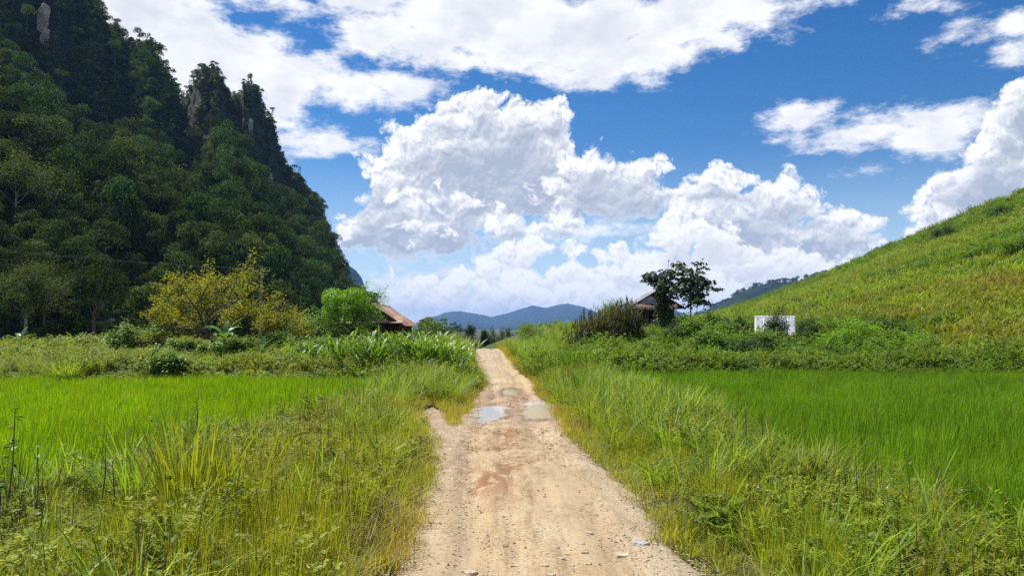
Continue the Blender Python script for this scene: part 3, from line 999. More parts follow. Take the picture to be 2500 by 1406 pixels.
M_brush = leaf_mat('bank_brush', (0.075, 0.16, 0.012), (0.20, 0.32, 0.035), 0.38, 0.6, 0.18, (1.35, 1.35, 0.5), inst=0.35, instcol=(0.22, 0.155, 0.03))
M_corn = leaf_mat('hill_crop', (0.13, 0.205, 0.014), (0.30, 0.385, 0.035), 0.40, 0.6, 0.2, (1.3, 1.3, 0.5), inst=0.3, instcol=(0.22, 0.145, 0.028))
M_forest = leaf_mat('forest_leaf', (0.022, 0.050, 0.014), (0.085, 0.138, 0.034), 0.25, 0.8, 0.05, (1.3, 1.3, 0.5), inst=0.55, instcol=(0.095, 0.135, 0.034))
M_straw = leaf_mat('dead_straw', (0.22, 0.16, 0.06), (0.42, 0.34, 0.17), 0.2, 0.7, 0.2)

# ---- rice
def rice_patch(mat, hgt, nm):
    mb = MB()
    hills = np.stack(np.meshgrid([-.155, 0.075, .305], [-.155, 0.075, .305]), -1).reshape(-1, 2) + U(-.04, .04, (9, 2))
    for hx, hy in hills:
        n = 27
        b = disc(n, 0.06) + [hx - .075, hy - .075, 0]
        blades(mb, b, U(0, TAU, n), U(0.02, .24, n), U(.05, .6, n), hgt * U(.72, 1.08, n), U(.008, .014, n), U(0, 1, n), 3)
    return proto(nm, mb, mat)


def rice_field(name, mat, hgt, xs, ys, inside, label):
    pr = [rice_patch(mat, hgt, name + '_patch') for _ in range(5)]
    X, Y = np.meshgrid(np.arange(*xs, 0.66), np.arange(*ys, 0.66), indexing='ij')
    X = (X + U(-.07, .07, X.shape)).ravel(); Y = (Y + U(-.07, .07, Y.shape)).ravel()
    k = inside(X, Y)
    X, Y = X[k], Y[k]
    n = len(X)
    P = np.stack([X, Y, zterrain(X, Y) - 0.02], 1)
    hv = 1 + fbm2(X * 0.3, Y * 0.3, 5) * 0.32
    S = np.stack([np.ones(n), np.ones(n), hv * U(.9, 1.08, n)], 1)
    return scatter(name, pr, P, U(0, TAU, n), S, label, 'rice', tilt=0.07, dry=np.clip(.14 + fbm2(X * .35, Y * .35, 8) * 1.4 + U(-.15, .15, n), 0, .8))


def wobE(y, s_):
    return fbm2(y * 0.6, 0 * y + s_, 77) * 0.5


rice_field('rice_crop', M_riceL, 0.70, (-46, -4.2), (-4, LFAR + 0.3), lambda x, y: (x < ledge(y) - 0.1 + wobE(y, 1)) & (y > 7.2 + 0.3 * fbm2(x, 0 * x, 3)) & (y < LFAR - 0.3 + wobE(x, 3) + 0.02 * (x + 5)),
           'bright green young rice filling the left paddy')
rice_field('rice_crop', M_riceR, 0.80, (4.0, 48), (-6, RFAR + 0.3), lambda x, y: (x > redge(y) + 0.15 + wobE(y, 2)) & (y < RFAR - 0.2 + wobE(x, 4)),
           'deep green young rice filling the right paddy')

# ---- verge plants
fine_p, short_p, arch_p, weed_p, tall_p, mat_p, straw_p = [], [], [], [], [], [], []
for i in range(4):
    mb = MB(); n = 75
    blades(mb, disc(n, .13), U(0, TAU, n), U(0, .32, n), U(0, .55, n), U(.30, .62, n), U(.0035, .006, n), U(0, 1, n), 3)
    fine_p.append(proto('fine_tuft', mb, M_fine))
    mb = MB(); n = 60
    blades(mb, disc(n, .15), U(0, TAU, n), U(.1, .8, n), U(.2, 1.0, n), U(.10, .26, n), U(.004, .007, n), U(0, 1, n), 2)
    short_p.append(proto('short_tuft', mb, M_fine))
    mb = MB(); n = 30
    blades(mb, disc(n, .10), U(0, TAU, n), U(.05, .45, n), U(.4, 1.9, n), U(.45, .95, n), U(.010, .018, n), U(0, 1, n), 5)
    arch_p.append(proto('arching_tuft', mb, M_arch))


def herb(mb, nst, H, R, nl, L, lean=.5):
    """a leafy herb: stems carrying small leaves"""
    for _ in range(nst):
        az_, th = U(0, TAU), U(.05, lean)
        b = disc(1, R * .4)[0]
        d = np.array([math.sin(th) * math.cos(az_), math.sin(th) * math.sin(az_), math.cos(th)])
        h = H * U(.55, 1.0)
        t = np.sqrt(U(.03, 1, nl))[:, None]
        curve = np.stack([np.cos(az_) * t[:, 0] ** 2, np.sin(az_) * t[:, 0] ** 2, -t[:, 0] ** 2 * .4], 1) * h * .22
        p = b + d * h * t + curve
        a2 = U(0, TAU, nl)
        D = np.stack([np.cos(a2), np.sin(a2), U(-.2, .7, nl)], 1)
        Nn = np.stack([U(-.35, .35, nl), U(-.35, .35, nl), np.ones(nl)], 1)
        leaves(mb, p, D, Nn, L * U(.6, 1.2, nl), L * .42 * U(.7, 1.2, nl), U(0, 1, nl))
        blades(mb, [b], az_, th, .25, h, .006, .2, 3)


for i in range(4):
    mb = MB(); herb(mb, 9, .36, .25, 26, .050, .9); weed_p.append(proto('leafy_weed', mb, M_weed))
    mb = MB(); herb(mb, 12, .75, .3, 46, .060, .6); tall_p.append(proto('tall_weed', mb, M_weed))
    mb = MB(); herb(mb, 16, .17, .6, 18, .040, 1.4); mat_p.append(proto('creeping_mat', mb, M_weed))
    mb = MB(); n = 26
    blades(mb, disc(n, .3) + [0, 0, .05], U(0, TAU, n), U(.9, 1.6, n), U(-.2, .3, n), U(.15, .5, n), U(.004, .009, n), U(0, 1, n), 2)
    straw_p.append(proto('straw', mb, M_straw))


def verge_points(n, y0, y1, xlo, xhi, power=1.6):
    """random points, denser close to the camera"""
    y = y0 + (y1 - y0) * U(0, 1, n) ** power
    x = U(xlo, xhi, n)
    _, over = road_z(x, y)
    ins = np.where(x < xroad(y), x > ledge(y) + 0.0, x < redge(y) + .05)
    far = np.where(x < xroad(y), y > LFAR, y > RFAR) & (np.abs(x - xroad(y)) < 5.5)
    k = (over > 0.02) & (ins | far)
    return x[k], y[k], over[k]


def plants(name, protos, x, y, scl, label, cat, dry, tilt=.08, sink=.02):
    n = len(x)
    P = np.stack([x, y, zterrain(x, y) - sink], 1)
    sc_ = scl * U(.75, 1.25, n)
    return scatter(name, protos, P, U(0, TAU, n), sc_, label, cat, tilt=tilt, dry=np.clip(dry, 0, 1))


def keep(p):
    return U(0, 1, len(p)) < p


lowbund = lambda x, y: 1 - .92 * sm(redge(y) - 1.7, redge(y) - 1.2, x) * sm(15, 11, y)
patch = lambda x, y, s_, f=.35: fbm2(x * f, y * f, s_, 3) * 2.2
# short grass and straw close to the wheel tracks
x, y, ov = verge_points(16000, 2.0, 56, -9, 7.5)
k = keep(np.exp(-ov / .55) * .95 + .12 + .25 * (1 - lowbund(x, y)))
plants('short_grass', short_p, x[k], y[k], 1.0 + .012 * y[k], 'short olive grass creeping in along the edges of the road', 'grass', .22 + patch(x[k], y[k], 11) * .8 + .3 * np.exp(-ov[k] / .3))
x, y, ov = verge_points(2600, 2.0, 40, -9, 7.5)
k = keep(.25 + .5 * np.exp(-ov / .5))
plants('dry_straw', straw_p, x[k], y[k], 1.0 + 0 * y[k], 'dead straw lying among the verge grass', 'straw', 0 * y[k])
# tall fine yellowish grass, mostly on the left
x, y, ov = verge_points(26000, 2.0, 50, -9, 7.5)
pl = sm(.25, .7, ov) * np.where(x < xroad(y), 0.30 + .65 * sm(-.25, .25, patch(x, y, 13)) * sm(26, 15, y) + .25 * sm(3, .6, ov) - .35 * sm(-4.0, -5.5, x), .08 * lowbund(x, y) + .85 * np.exp(-((ov - .8) / .55) ** 2))
pl = pl * np.clip(.75 + 1.1 * patch(x, y, 14, .9), .15, 1.15) * sm(46, 38, y) * np.where((x > -2.2) & (x < -0.6) & (y > 13) & (y < 22), .35, 1)
k = keep(pl * np.where(x < 0, .62, .8))
plants('fine_grass', fine_p, x[k], y[k], (.92 + .35 * patch(x[k], y[k], 15) * .5) * (1 + .010 * y[k]) * np.where(x[k] > 0, .75, .80 - .25 * sm(-2.8, -3.8, x[k])), 'tall fine yellow-green grass on the verges', 'grass', -.06 + patch(x[k], y[k], 17) * .7)
# broad arching blades, mostly on the right and along the far verges
x, y, ov = verge_points(9000, 3.0, 58, -6.5, 6.5, 1.2)
pl = np.where(x < xroad(y), .10 + .5 * sm(14, 26, y), (.15 + .7 * sm(.9, 1.6, ov) * sm(3.4, 2.5, ov) * sm(6.5, 9, y) + .35 * sm(14, 24, y))) * sm(.2, .6, ov) * lowbund(x, y)
k = keep(pl)
plants('arching_grass', arch_p, x[k], y[k], (.85 + .2 * patch(x[k], y[k], 19)) * (1 + .006 * y[k]), 'broad arching green grass on the verges', 'grass', patch(x[k], y[k], 23) * .5 - .05)
# leafy weeds
x, y, ov = verge_points(15000, 2.5, 58, -9, 7.0, 1.35)
pl = np.where(x < xroad(y), .20 + .55 * sm(1.4, 2.6, ov) + .3 * sm(-4, -6, x), .22 + .45 * sm(1.2, 2.0, ov)) * sm(.2, .6, ov) * lowbund(x, y)
k = keep(pl)
plants('leafy_weeds', weed_p, x[k], y[k], np.where(x[k] < -3.2, .75, 1.0) * (1.0 + .3 * patch(x[k], y[k], 29)) * (1 + .012 * y[k]), 'low leafy weeds tangled through the verge grass', 'weeds', .12 + patch(x[k], y[k], 27) * .7)
x, y, ov = verge_points(4200, 4.0, 50, -5.2, 5.2, 1.2)
pl = np.where(x < xroad(y), .04 + .1 * sm(.1, .5, patch(x, y, 43)), .05 + .55 * np.exp(-((x - 2.9) / .5) ** 2) * sm(8.6, 10.5, y) * sm(20, 14, y)) * sm(.5, 1.0, ov) * lowbund(x, y)
k = keep(pl)
plants('tall_weeds', tall_p, x[k], y[k], .85 + 0 * y[k], 'knee-high yellow-green leafy weeds on the verges', 'weeds', .1 + patch(x[k], y[k], 33) * .4)
x, y, ov = verge_points(9000, 2.2, 30, -9, 7.4, 1.3)
pl = np.where(x < xroad(y), .25 * sm(1.2, 2.4, ov), .85 * sm(1.5, 2.4, ov) * sm(18, 10, y)) + .05
k = keep(pl)
plants('creeping_weeds', mat_p, x[k], y[k], .9 + 0 * y[k], 'mat of creeping small-leaved weeds beside the paddies', 'weeds', .30 + patch(x[k], y[k], 37) * .6)

M_broad = leaf_mat('broad_weed_leaf', (0.06, 0.12, 0.016), (0.17, 0.26, 0.05), 0.35, 0.55, 0.25, (1.35, 1.3, 0.5), inst=0.3, instcol=(0.20, 0.15, 0.05))
M_stalk = leaf_mat('dead_stalk', (0.07, 0.05, 0.025), (0.19, 0.135, 0.06), 0.1, 0.8, 0.1)
broad_p, stalk_p = [], []
for i in range(4):
    mb = MB(); herb(mb, 6, .34, .2, 13, .11, .9); broad_p.append(proto('broad_weed', mb, M_broad))
    mb = MB(); n = 9
    blades(mb, disc(n, .2), U(0, TAU, n), U(0, .4, n), U(-.2, .5, n), U(.35, .85, n), U(.005, .009, n), U(0, 1, n), 3)
    stalk_p.append(proto('dead_stalks', mb, M_stalk))
x, y, ov = verge_points(2600, 2.6, 40, -8, 7.0, 1.3)
k = keep(.30 * sm(.4, 1.0, ov) * lowbund(x, y) * np.clip(.7 + patch(x, y, 83), 0, 1.2))
plants('broad_weeds', broad_p, x[k], y[k], 1.0 + .01 * y[k], 'broad-leaved darker weeds dotted through the verges', 'weeds', patch(x[k], y[k], 85) * .5)
x, y, ov = verge_points(3200, 2.4, 40, -8, 6.5, 1.3)
k = keep(.38 * sm(.2, .8, ov) * lowbund(x, y))
plants('dead_stalks', stalk_p, x[k], y[k], 1.0 + .008 * y[k], 'brown dead stalks standing in the verge grass', 'stalks', 0 * y[k])

# ---- weeds on the bank behind the left paddy
x = U(-48, -1.5, 11000); y = LFAR - .1 + 50 * U(0, 1, 11000) ** 1.6
_, ov = road_z(x, y)
k = (ov > .3) & keep(np.where(y < 46, .72, .45))
x, y = x[k], y[k]
pa_ = patch(x, y, 47, .28); u_ = U(0, 1, len(x))
M_bw = leaf_mat('bank_weed_leaf', (0.10, 0.175, 0.014), (0.27, 0.36, 0.05), 0.40, 0.6, 0.2, (1.35, 1.3, 0.5), inst=0.35, instcol=(0.34, 0.30, 0.06))
bank_p = []
for i in range(5):
    mb = MB(); herb(mb, 16, .70, .55, 24, .105, .8); bank_p.append(proto('bank_weed', mb, M_bw))
k1 = (u_ < .42 + .35 * pa_); k2 = ~k1 & (u_ < .75 + .3 * pa_); k3 = ~k1 & ~k2
plants('bank_weeds', bank_p, x[k1], y[k1], (.86 + .5 * pa_[k1]) * (1 + .006 * y[k1]), 'leafy pale green weeds on the bank behind the left paddy', 'weeds', .08 + patch(x[k1], y[k1], 49, .15) * .5, tilt=.2)
plants('bank_fine_weeds', tall_p, x[k2], y[k2], .9 + .2 * pa_[k2], 'fine-leaved weeds between the coarser ones behind the left paddy', 'weeds', .15 + patch(x[k2], y[k2], 51, .2) * .6)
plants('bank_grass', arch_p, x[k3], y[k3], .95 + 0 * y[k3], 'grass mixed in the weeds behind the left paddy', 'grass', .10 + patch(x[k3], y[k3], 49, .15) * .5)

# ---- brush on the right bank and the lower hill
brush_p = []
for i in range(5):
    mb = MB()
    herb(mb, 22, .85, .75, 26, .105, .95)
    brush_p.append(proto('brush_mound', mb, M_brush))
n = 15000
y = RFAR - .1 + 75 * U(0, 1, n) ** 1.7; x = U(.9, 75, n) * np.minimum(1, .35 + y / 60)
_, ov = road_z(x, y)
z = zterrain(x, y)
px_, py_ = topix(x, y, z)
brown_line = np.interp(px_, [1700, 1900, 2150, 2500, 3000], [792, 768, 752, 705, 690])
lower = (py_ > brown_line + 10) & ~((px_ > 2350) & (py_ < 868) & (px_ < 4000) & (y < 70))
inb = (ov > .4) & ((y < 85) | (px_ < 1700)) & (lower | (px_ < 1700)) & (py_ > 690)
k = inb & keep(np.where(y < 55, .72, .5)) & ~((x > 14.6) & (x < 18.0) & (y > 42.0) & (y < 48.8)) & ~((x > 7.9) & (x < 12.4) & (y > 47.0) & (y < 56))
grass_side = U(0, 1, n) < sm(1560, 1400, px_) * .8
kb = k & ~grass_side
mound = patch(x, y, 53, .22)
plants('bank_brush', brush_p, x[kb], y[kb], (.95 + .95 * np.maximum(mound[kb], -.35)) * np.where(y[kb] > 50, 1.15, 1), 'dense leafy green brush covering the right bank', 'brush', np.clip(.02 + patch(x[kb], y[kb], 57, .2) * .35, 0, .6), tilt=.2)
kg = k & grass_side
plants('bank_grass', arch_p, x[kg], y[kg], (.95 + .2 * mound[kg]), 'long bright grass on the mound right of the road', 'grass', .05 + patch(x[kg], y[kg], 59, .2) * .3)

# ---- crop and dry growth on the hill
corn_p = []
for i in range(5):
    mb = MB()
    for _ in range(12):
        b = np.append(U(-1.1, 1.1, 2), 0.0)
        n = 8; h = U(.55, 1.0)
        base = b + np.stack([np.zeros(n), np.zeros(n), np.linspace(.05, h * .75, n)], 1)
        blades(mb, base, U(0, TAU, n), U(.2, .6, n), U(.6, 1.7, n), U(.35, .7, n), U(.05, .09, n), U(0, 1, n), 3)
    corn_p.append(proto('crop_patch', mb, M_corn))
n = 30000
y = np.where(np.arange(n) < 26000, 33 + 225 * np.sqrt(U(0, 1, n)), 33 + 45 * U(0, 1, n)); x = (U(1560, 3300, n) - CX) / FPX * y
z = zterrain(x, y)
px_, py_ = topix(x, y, z)
Yr = np.interp(px_, HILL[:, 0], HILL[:, 1])
line = np.interp(px_, [1700, 1900, 2150, 2500, 3000], [792, 768, 752, 705, 690])
brown = ((py_ > line - 25) & (px_ > 1950) & (py_ < 800 - (px_ - 2150) * .02) & (y < 75)) | ((px_ > 2300 + 25 * patch(x, y, 63, .2)) & (py_ > line - 25) & (py_ < 893) & (y < 75))
green = (y > 50) & (py_ < line + 12) & ~brown
kk = (brown | green) & (y < Yr + 12) & (px_ > 1690)
kk &= keep(np.where(brown, 1.0, np.where(y < 110, .9, .75)))
dry = np.where(brown, .40 + patch(x, y, 67, .15) * .6, .02 + np.clip(patch(x, y, 69, .05) * .25, 0, .3))
plants('hill_crop', corn_p, x[kk], y[kk], .95 + 0 * y[kk], 'yellow-green crop and rusty dry growth covering the hillside', 'crop', dry[kk], tilt=.12, sink=.05)
# scrub along the hill's upper edge and in bands on it
n = 6000
px0 = U(1750, 3200, n)
Yq = np.interp(px0, HILL[:, 0], HILL[:, 1]) * (1.0 - np.abs(U(0, 1, n) ** 1.6) * .5)
x = (px0 - CX) / FPX * Yq; y = Yq
z = zterrain(x, y)
tt = y / np.interp(px0, HILL[:, 0], HILL[:, 1])
k = keep(np.where(tt > .88, .45, np.clip(patch(x, y, 73, .045) * 2.0 - .15, 0, .9))) & (y > 70)
plants('hill_scrub', brush_p, x[k], y[k], 2.0 + 0 * x[k], 'darker scrub and tall grass along the upper hill', 'scrub', .05 + 0 * x[k], tilt=.2)
k2 = keep(np.where(tt > .9, .6, .12)) & (y > 70)
plants('hill_grass', arch_p, x[k2], y[k2], 2.2 + 0 * x[k2], 'tall grass tufts along the crest of the hill', 'grass', .1 + 0 * x[k2])


# ---- forest on the karst
def puff_crown(mb, R, H, npuff, nleaf, L, base=0.0, spread=1.0, flat=.75, up=.35):
    """crown of overlapping leaf clumps round a dome; leaves lie roughly on each clump's skin"""
    a = U(0, TAU, npuff); e = np.arcsin(U(-.25, 1, npuff))
    rr = R * spread * U(.45, .72, npuff)
    cen = np.stack([rr * np.cos(a) * np.cos(e), rr * np.sin(a) * np.cos(e), base + H * .5 + H * .36 * np.sin(e)], 1)
    cen[0] = (0, 0, base + H * .55)
    pr_ = R * U(.28, .46, npuff)
    w_ = pr_ ** 2; w_ = w_ / w_.sum()
    pick = rng.choice(npuff, nleaf, p=w_)
    d = unit(rng.normal(0, 1, (nleaf, 3)))
    d[:, 2] = np.where(d[:, 2] < -.35, -d[:, 2] * .6, d[:, 2])
    d = unit(d)
    rad = pr_[pick] * U(.72, 1.08, nleaf)
    p = cen[pick] + d * rad[:, None] * [1, 1, flat]
    t_ = unit(np.cross(d, rng.normal(0, 1, (nleaf, 3))))
    D = t_ + [0, 0, -.25] + d * .35
    leaves(mb, p, D, d + rng.normal(0, .25, (nleaf, 3)), L * U(.6, 1.3, nleaf), L * .6 * U(.6, 1.2, nleaf), np.clip(U(0, 1, nleaf) * .8 + .2 * (pr_[pick] > R * .38), 0, 1))
    return cen, pr_


forest_p = []
for i in range(7):
    mb = MB()
    R, H = (1.9 + .22 * (i % 4)), (3.4 + .8 * (i % 3))
    puff_crown(mb, R, H, 17 + i % 5, 900, .31, base=.5)
    if i % 3 == 0:      # a layer of lower growth
        puff_crown(mb, R * 1.1, H * .5, 8, 260, .36)
    tube(mb, [(0, 0, -1.2), (.1, 0, 1.5), (0, .1, 3.0)], [.16, .13, .05], 5, .1)
    forest_p.append(proto('forest_crown', mb, M_forest))
M_trunk = leaf_mat('forest_pale_trunk', (0.16, 0.14, 0.11), (0.2, 0.18, 0.14), 0.0, .9, .05)
for i in range(3):          # emergent trees: a high flattened open crown
    mb = MB(); H = 6.5 + i
    puff_crown(mb, 1.8 + .3 * i, 2.6, 12, 620, .34, base=H - 2.6, flat=.6)
    tube(mb, [(0, 0, -1), (.1, 0, H * .5), (0, 0, H - 1)], [.14, .11, .05], 5, 1.0)
    puff_crown(mb, 1.2, H * .55, 6, 260, .34)
    forest_p.append(proto('forest_emergent', mb, M_forest))
for i in range(2):          # tall vine-hung columns
    mb = MB(); H = 5.5 + i; n = 650
    zz = U(0, H, n); a_ = U(0, TAU, n); rr = (.55 + .45 * np.sin(zz * 1.9 + i) ** 2) * np.sqrt(U(.4, 1, n)) * (1.15 - .5 * zz / H)
    p_ = np.stack([rr * np.cos(a_), rr * np.sin(a_), zz], 1)
    leaves(mb, p_, np.stack([np.cos(a_), np.sin(a_), U(-1.4, -.1, n)], 1), np.stack([np.cos(a_), np.sin(a_), .6 + 0 * a_], 1), .34 * U(.6, 1.2, n), .2 * U(.6, 1.2, n), U(0, 1, n))
    forest_p.append(proto('forest_column', mb, M_forest))
M_bamboo = leaf_mat('forest_bamboo', (0.05, 0.095, 0.014), (0.12, 0.185, 0.03), 0.3, .7, .1, (1.3, 1.3, .5), inst=.35, instcol=(0.13, 0.14, 0.04))
for i in range(3):          # bamboo: arching sprays
    mb = MB(); n = 26
    az_ = U(0, TAU, n); th = U(.05, .45, n); bd = U(.7, 1.7, n); L_ = U(3.0, 5.5, n)
    for q in range(n):
        tt = np.linspace(.25, 1, 26); ang = th[q] + bd[q] * tt
        pos = np.cumsum(np.stack([np.sin(ang) * math.cos(az_[q]), np.sin(ang) * math.sin(az_[q]), np.cos(ang)], 1) * L_[q] / 26, 0) + rng.normal(0, .1, (26, 3))
        a_ = U(0, TAU, 26)
        leaves(mb, pos, np.stack([np.cos(a_), np.sin(a_), U(-1.2, 0, 26)], 1), np.stack([U(-.4, .4, 26), U(-.4, .4, 26), np.ones(26)], 1), U(.3, .55, 26), U(.1, .18, 26), U(0, 1, 26))
    forest_p.append(proto('forest_bamboo', mb, M_bamboo))
n = 18000
t_ = U(.0, 1.02, n); p_ = U(-420, 908, n)
x, y, z = karst_point(p_, t_)
dxx = .5
x2, y2, z2 = karst_point(p_, t_ + .004)
sl_ = np.abs(z2 - z) / np.maximum(np.hypot(x2 - x, y2 - y), .05)
Yb = np.interp(p_, KA[:, 0], KA[:, 3]); Yr = np.interp(p_, KA[:, 0], KA[:, 2])
# even density over the ground
wgt = (Yr - Yb) * y; wgt = wgt / wgt.max()
cliff = sm(1.1, 2.4, sl_)
k = keep(np.clip(wgt * 1.5 + .25, 0, 1) * (1 - .5 * cliff))
x, y, z, cliff, t_, p_ = x[k], y[k], z[k], cliff[k], t_[k], p_[k]
sc_f = np.where((cliff > .5) | ((t_ > .78) & (p_ > 420) & (p_ < 700)), U(.26, .58, len(x)), U(.5, 1.28, len(x)) ** 1.3 * (1 - .45 * sm(.75, .95, t_)))
far_ok = y > 98
near_k = ~far_ok & (np.arange(len(x)) % 2 == 0)
sc_f = np.where(near_k, U(.35, .65, len(x)), sc_f); far_ok = far_ok | near_k
P = np.stack([x, y, z - .3], 1)
dryf = np.clip(fbm2(x * .02, y * .02, 87) * 1.2 + U(-.25, .35, len(x)), 0, .9) * (1 - cliff) * .9
S = np.stack([sc_f, sc_f, sc_f * U(.75, 1.5, len(x))], 1)
scatter('forest', forest_p, P[far_ok], U(0, TAU, far_ok.sum()), S[far_ok], 'dense dark forest clothing the karst mountain', 'forest', tilt=.12, dry=dryf[far_ok])
# wooded skyline of the ridge behind the hill, and of the far karst peak
rc = np.array(RC, float)
n = 900
p2 = U(1640, 2260, n); Yq = 1500 - U(0, 1, n) ** 2 * 120
zq = EYE + (800 - np.interp(p2, rc[:, 0], rc[:, 1])) / FPX * 1500 - (1500 - Yq) * .5
x = (p2 - CX) / FPX * Yq
scatter('forest', forest_p[:7], np.stack([x, Yq, zq - 3], 1), U(0, TAU, n), U(1.2, 2.6, n), 'trees along the crest of the dark ridge behind the hill', 'forest', dry=0 * x)
# valley trees beyond the crest of the road
n = 260
y = U(190, 420, n); p2 = U(1010, 1420, n)
x = (p2 - CX) / FPX * y
scatter('forest', forest_p, np.stack([x, y, zterrain(x, y) - 1], 1), U(0, TAU, n), U(.5, 1.0, n), 'low scrubby trees in the valley beyond the crest', 'forest', dry=.2 + 0 * x)

# ------------------------------------------------------------------ single plants, trees, buildings
def gz(x, y):
    return float(zterrain(x, y))


def onpix(px, Y):
    """ground point under a photograph column at depth Y"""
    x = (px - CX) / FPX * Y
    return np.array([x, Y, gz(x, Y)])


M_bark = noise_mat('grey_bark', [(0.06, 0.045, 0.03), (0.13, 0.10, 0.07), (0.20, 0.17, 0.12)], scale=6, bump=.6, bscale=14, stretch=(1, 1, .3))
M_pale = noise_mat('pale_bark', [(0.16, 0.14, 0.10), (0.26, 0.23, 0.17), (0.34, 0.31, 0.24)], scale=5, bump=.4, bscale=12, stretch=(1, 1, .3))
M_wood = noise_mat('weathered_red_boards', [(0.05, 0.020, 0.012), (0.10, 0.042, 0.022), (0.15, 0.07, 0.04)], scale=5, bump=.5, bscale=20, stretch=(1, 1, .15), tintmix=(.65, 1.25))
M_plank = noise_mat('old_hut_planks', [(0.035, 0.024, 0.016), (0.085, 0.058, 0.038), (0.15, 0.11, 0.075)], scale=5, bump=.5, bscale=20, stretch=(1, 1, .15), tintmix=(.6, 1.3))
M_thatch = noise_mat('dry_thatch', [(0.12, 0.075, 0.045), (0.25, 0.17, 0.115), (0.38, 0.28, 0.20)], scale=9, bump=.9, bscale=30, stretch=(1, 1, .4), tintmix=(.6, 1.3))
M_rust = noise_mat('rusty_roof_sheet', [(0.31, 0.11, 0.045), (0.35, 0.175, 0.09), (0.40, 0.28, 0.18), (0.46, 0.40, 0.33)], scale=1.1, bump=.15, bscale=20, rough=.6, spec=.4, tintmix=(.7, 1.2), pos=(.33, .45, .56, .68))
M_tin = noise_mat('bright_tin_sheet', [(0.24, 0.22, 0.20), (0.42, 0.43, 0.45), (0.56, 0.57, 0.60)], scale=2.2, bump=.1, bscale=20, rough=.45, spec=.5, tintmix=(.7, 1.12), metal=.2, stretch=(1, 1, .35), pos=(.30, .44, .66))
M_greytin = noise_mat('dull_grey_sheet', [(0.10, 0.10, 0.11), (0.19, 0.19, 0.20), (0.27, 0.27, 0.28)], scale=1.6, bump=.1, bscale=20, rough=.5, spec=.4, tintmix=(.85, 1.1))
M_post = noise_mat('concrete_pole', [(0.20, 0.16, 0.11), (0.28, 0.23, 0.16), (0.33, 0.28, 0.2)], scale=3, bump=.2, bscale=20)
M_wire = noise_mat('cable', [(0.12, 0.12, 0.12), (0.2, 0.2, 0.2)], scale=3, bump=0, pos=(.4, .6))
M_dark = noise_mat('unlit_interior', [(0.02, 0.016, 0.012), (0.03, 0.024, 0.018)], scale=3, bump=0, pos=(.4, .6))
M_stone = noise_mat('pale_limestone', [(0.34, 0.27, 0.18), (0.46, 0.385, 0.27), (0.56, 0.50, 0.39)], scale=9, bump=.5, bscale=30)
M_bluestone = noise_mat('blue_grey_stone', [(0.31, 0.31, 0.32), (0.40, 0.405, 0.42), (0.50, 0.50, 0.52)], scale=9, bump=.5, bscale=30)

L_yellow = leaf_mat('yellowing_leaf', (0.13, 0.14, 0.012), (0.46, 0.45, 0.030), 0.38, 0.7, 0.12, (1.25, 1.25, .5))
L_bright = leaf_mat('bright_fresh_leaf', (0.11, 0.24, 0.010), (0.27, 0.45, 0.03), 0.42, 0.5, 0.3, (1.35, 1.4, .5))
L_dark = leaf_mat('dark_glossy_leaf', (0.028, 0.058, 0.012), (0.08, 0.14, 0.026), 0.25, 0.5, 0.25, (1.3, 1.4, .5))
L_mid = leaf_mat('mid_green_leaf', (0.085, 0.17, 0.014), (0.23, 0.35, 0.045), 0.35, 0.5, 0.28, (1.3, 1.4, .5))
L_ginger = leaf_mat('ginger_leaf', (0.085, 0.17, 0.012), (0.25, 0.36, 0.035), 0.35, 0.45, 0.35, (1.3, 1.4, .5))
L_banana = leaf_mat('banana_leaf', (0.07, 0.16, 0.03), (0.15, 0.27, 0.06), 0.35, 0.35, 0.6, (1.3, 1.4, .5))
L_reed = leaf_mat('dark_reed', (0.045, 0.045, 0.015), (0.15, 0.135, 0.042), 0.25, 0.6, 0.2)
L_tallgrass = leaf_mat('tall_yellow_grass', (0.20, 0.25, 0.014), (0.38, 0.40, 0.03), 0.42, 0.45, 0.4, (1.3, 1.25, .5))
L_castor = leaf_mat('drooping_lobed_leaf', (0.022, 0.042, 0.013), (0.06, 0.10, 0.026), 0.20, 0.5, 0.25, (1.3, 1.5, .5))
L_forest1 = leaf_mat('edge_tree_leaf', (0.034, 0.062, 0.013), (0.085, 0.125, 0.028), 0.25, 0.8, 0.05, (1.3, 1.3, .5), inst=.45)
L_pale = leaf_mat('pale_olive_leaf', (0.055, 0.085, 0.02), (0.12, 0.155, 0.04), 0.3, 0.8, 0.06, (1.3, 1.3, .5))
L_white = leaf_mat('white_petal', (0.7, 0.7, 0.68), (0.8, 0.8, 0.8), .3, .6, .2, (1, 1, 1))


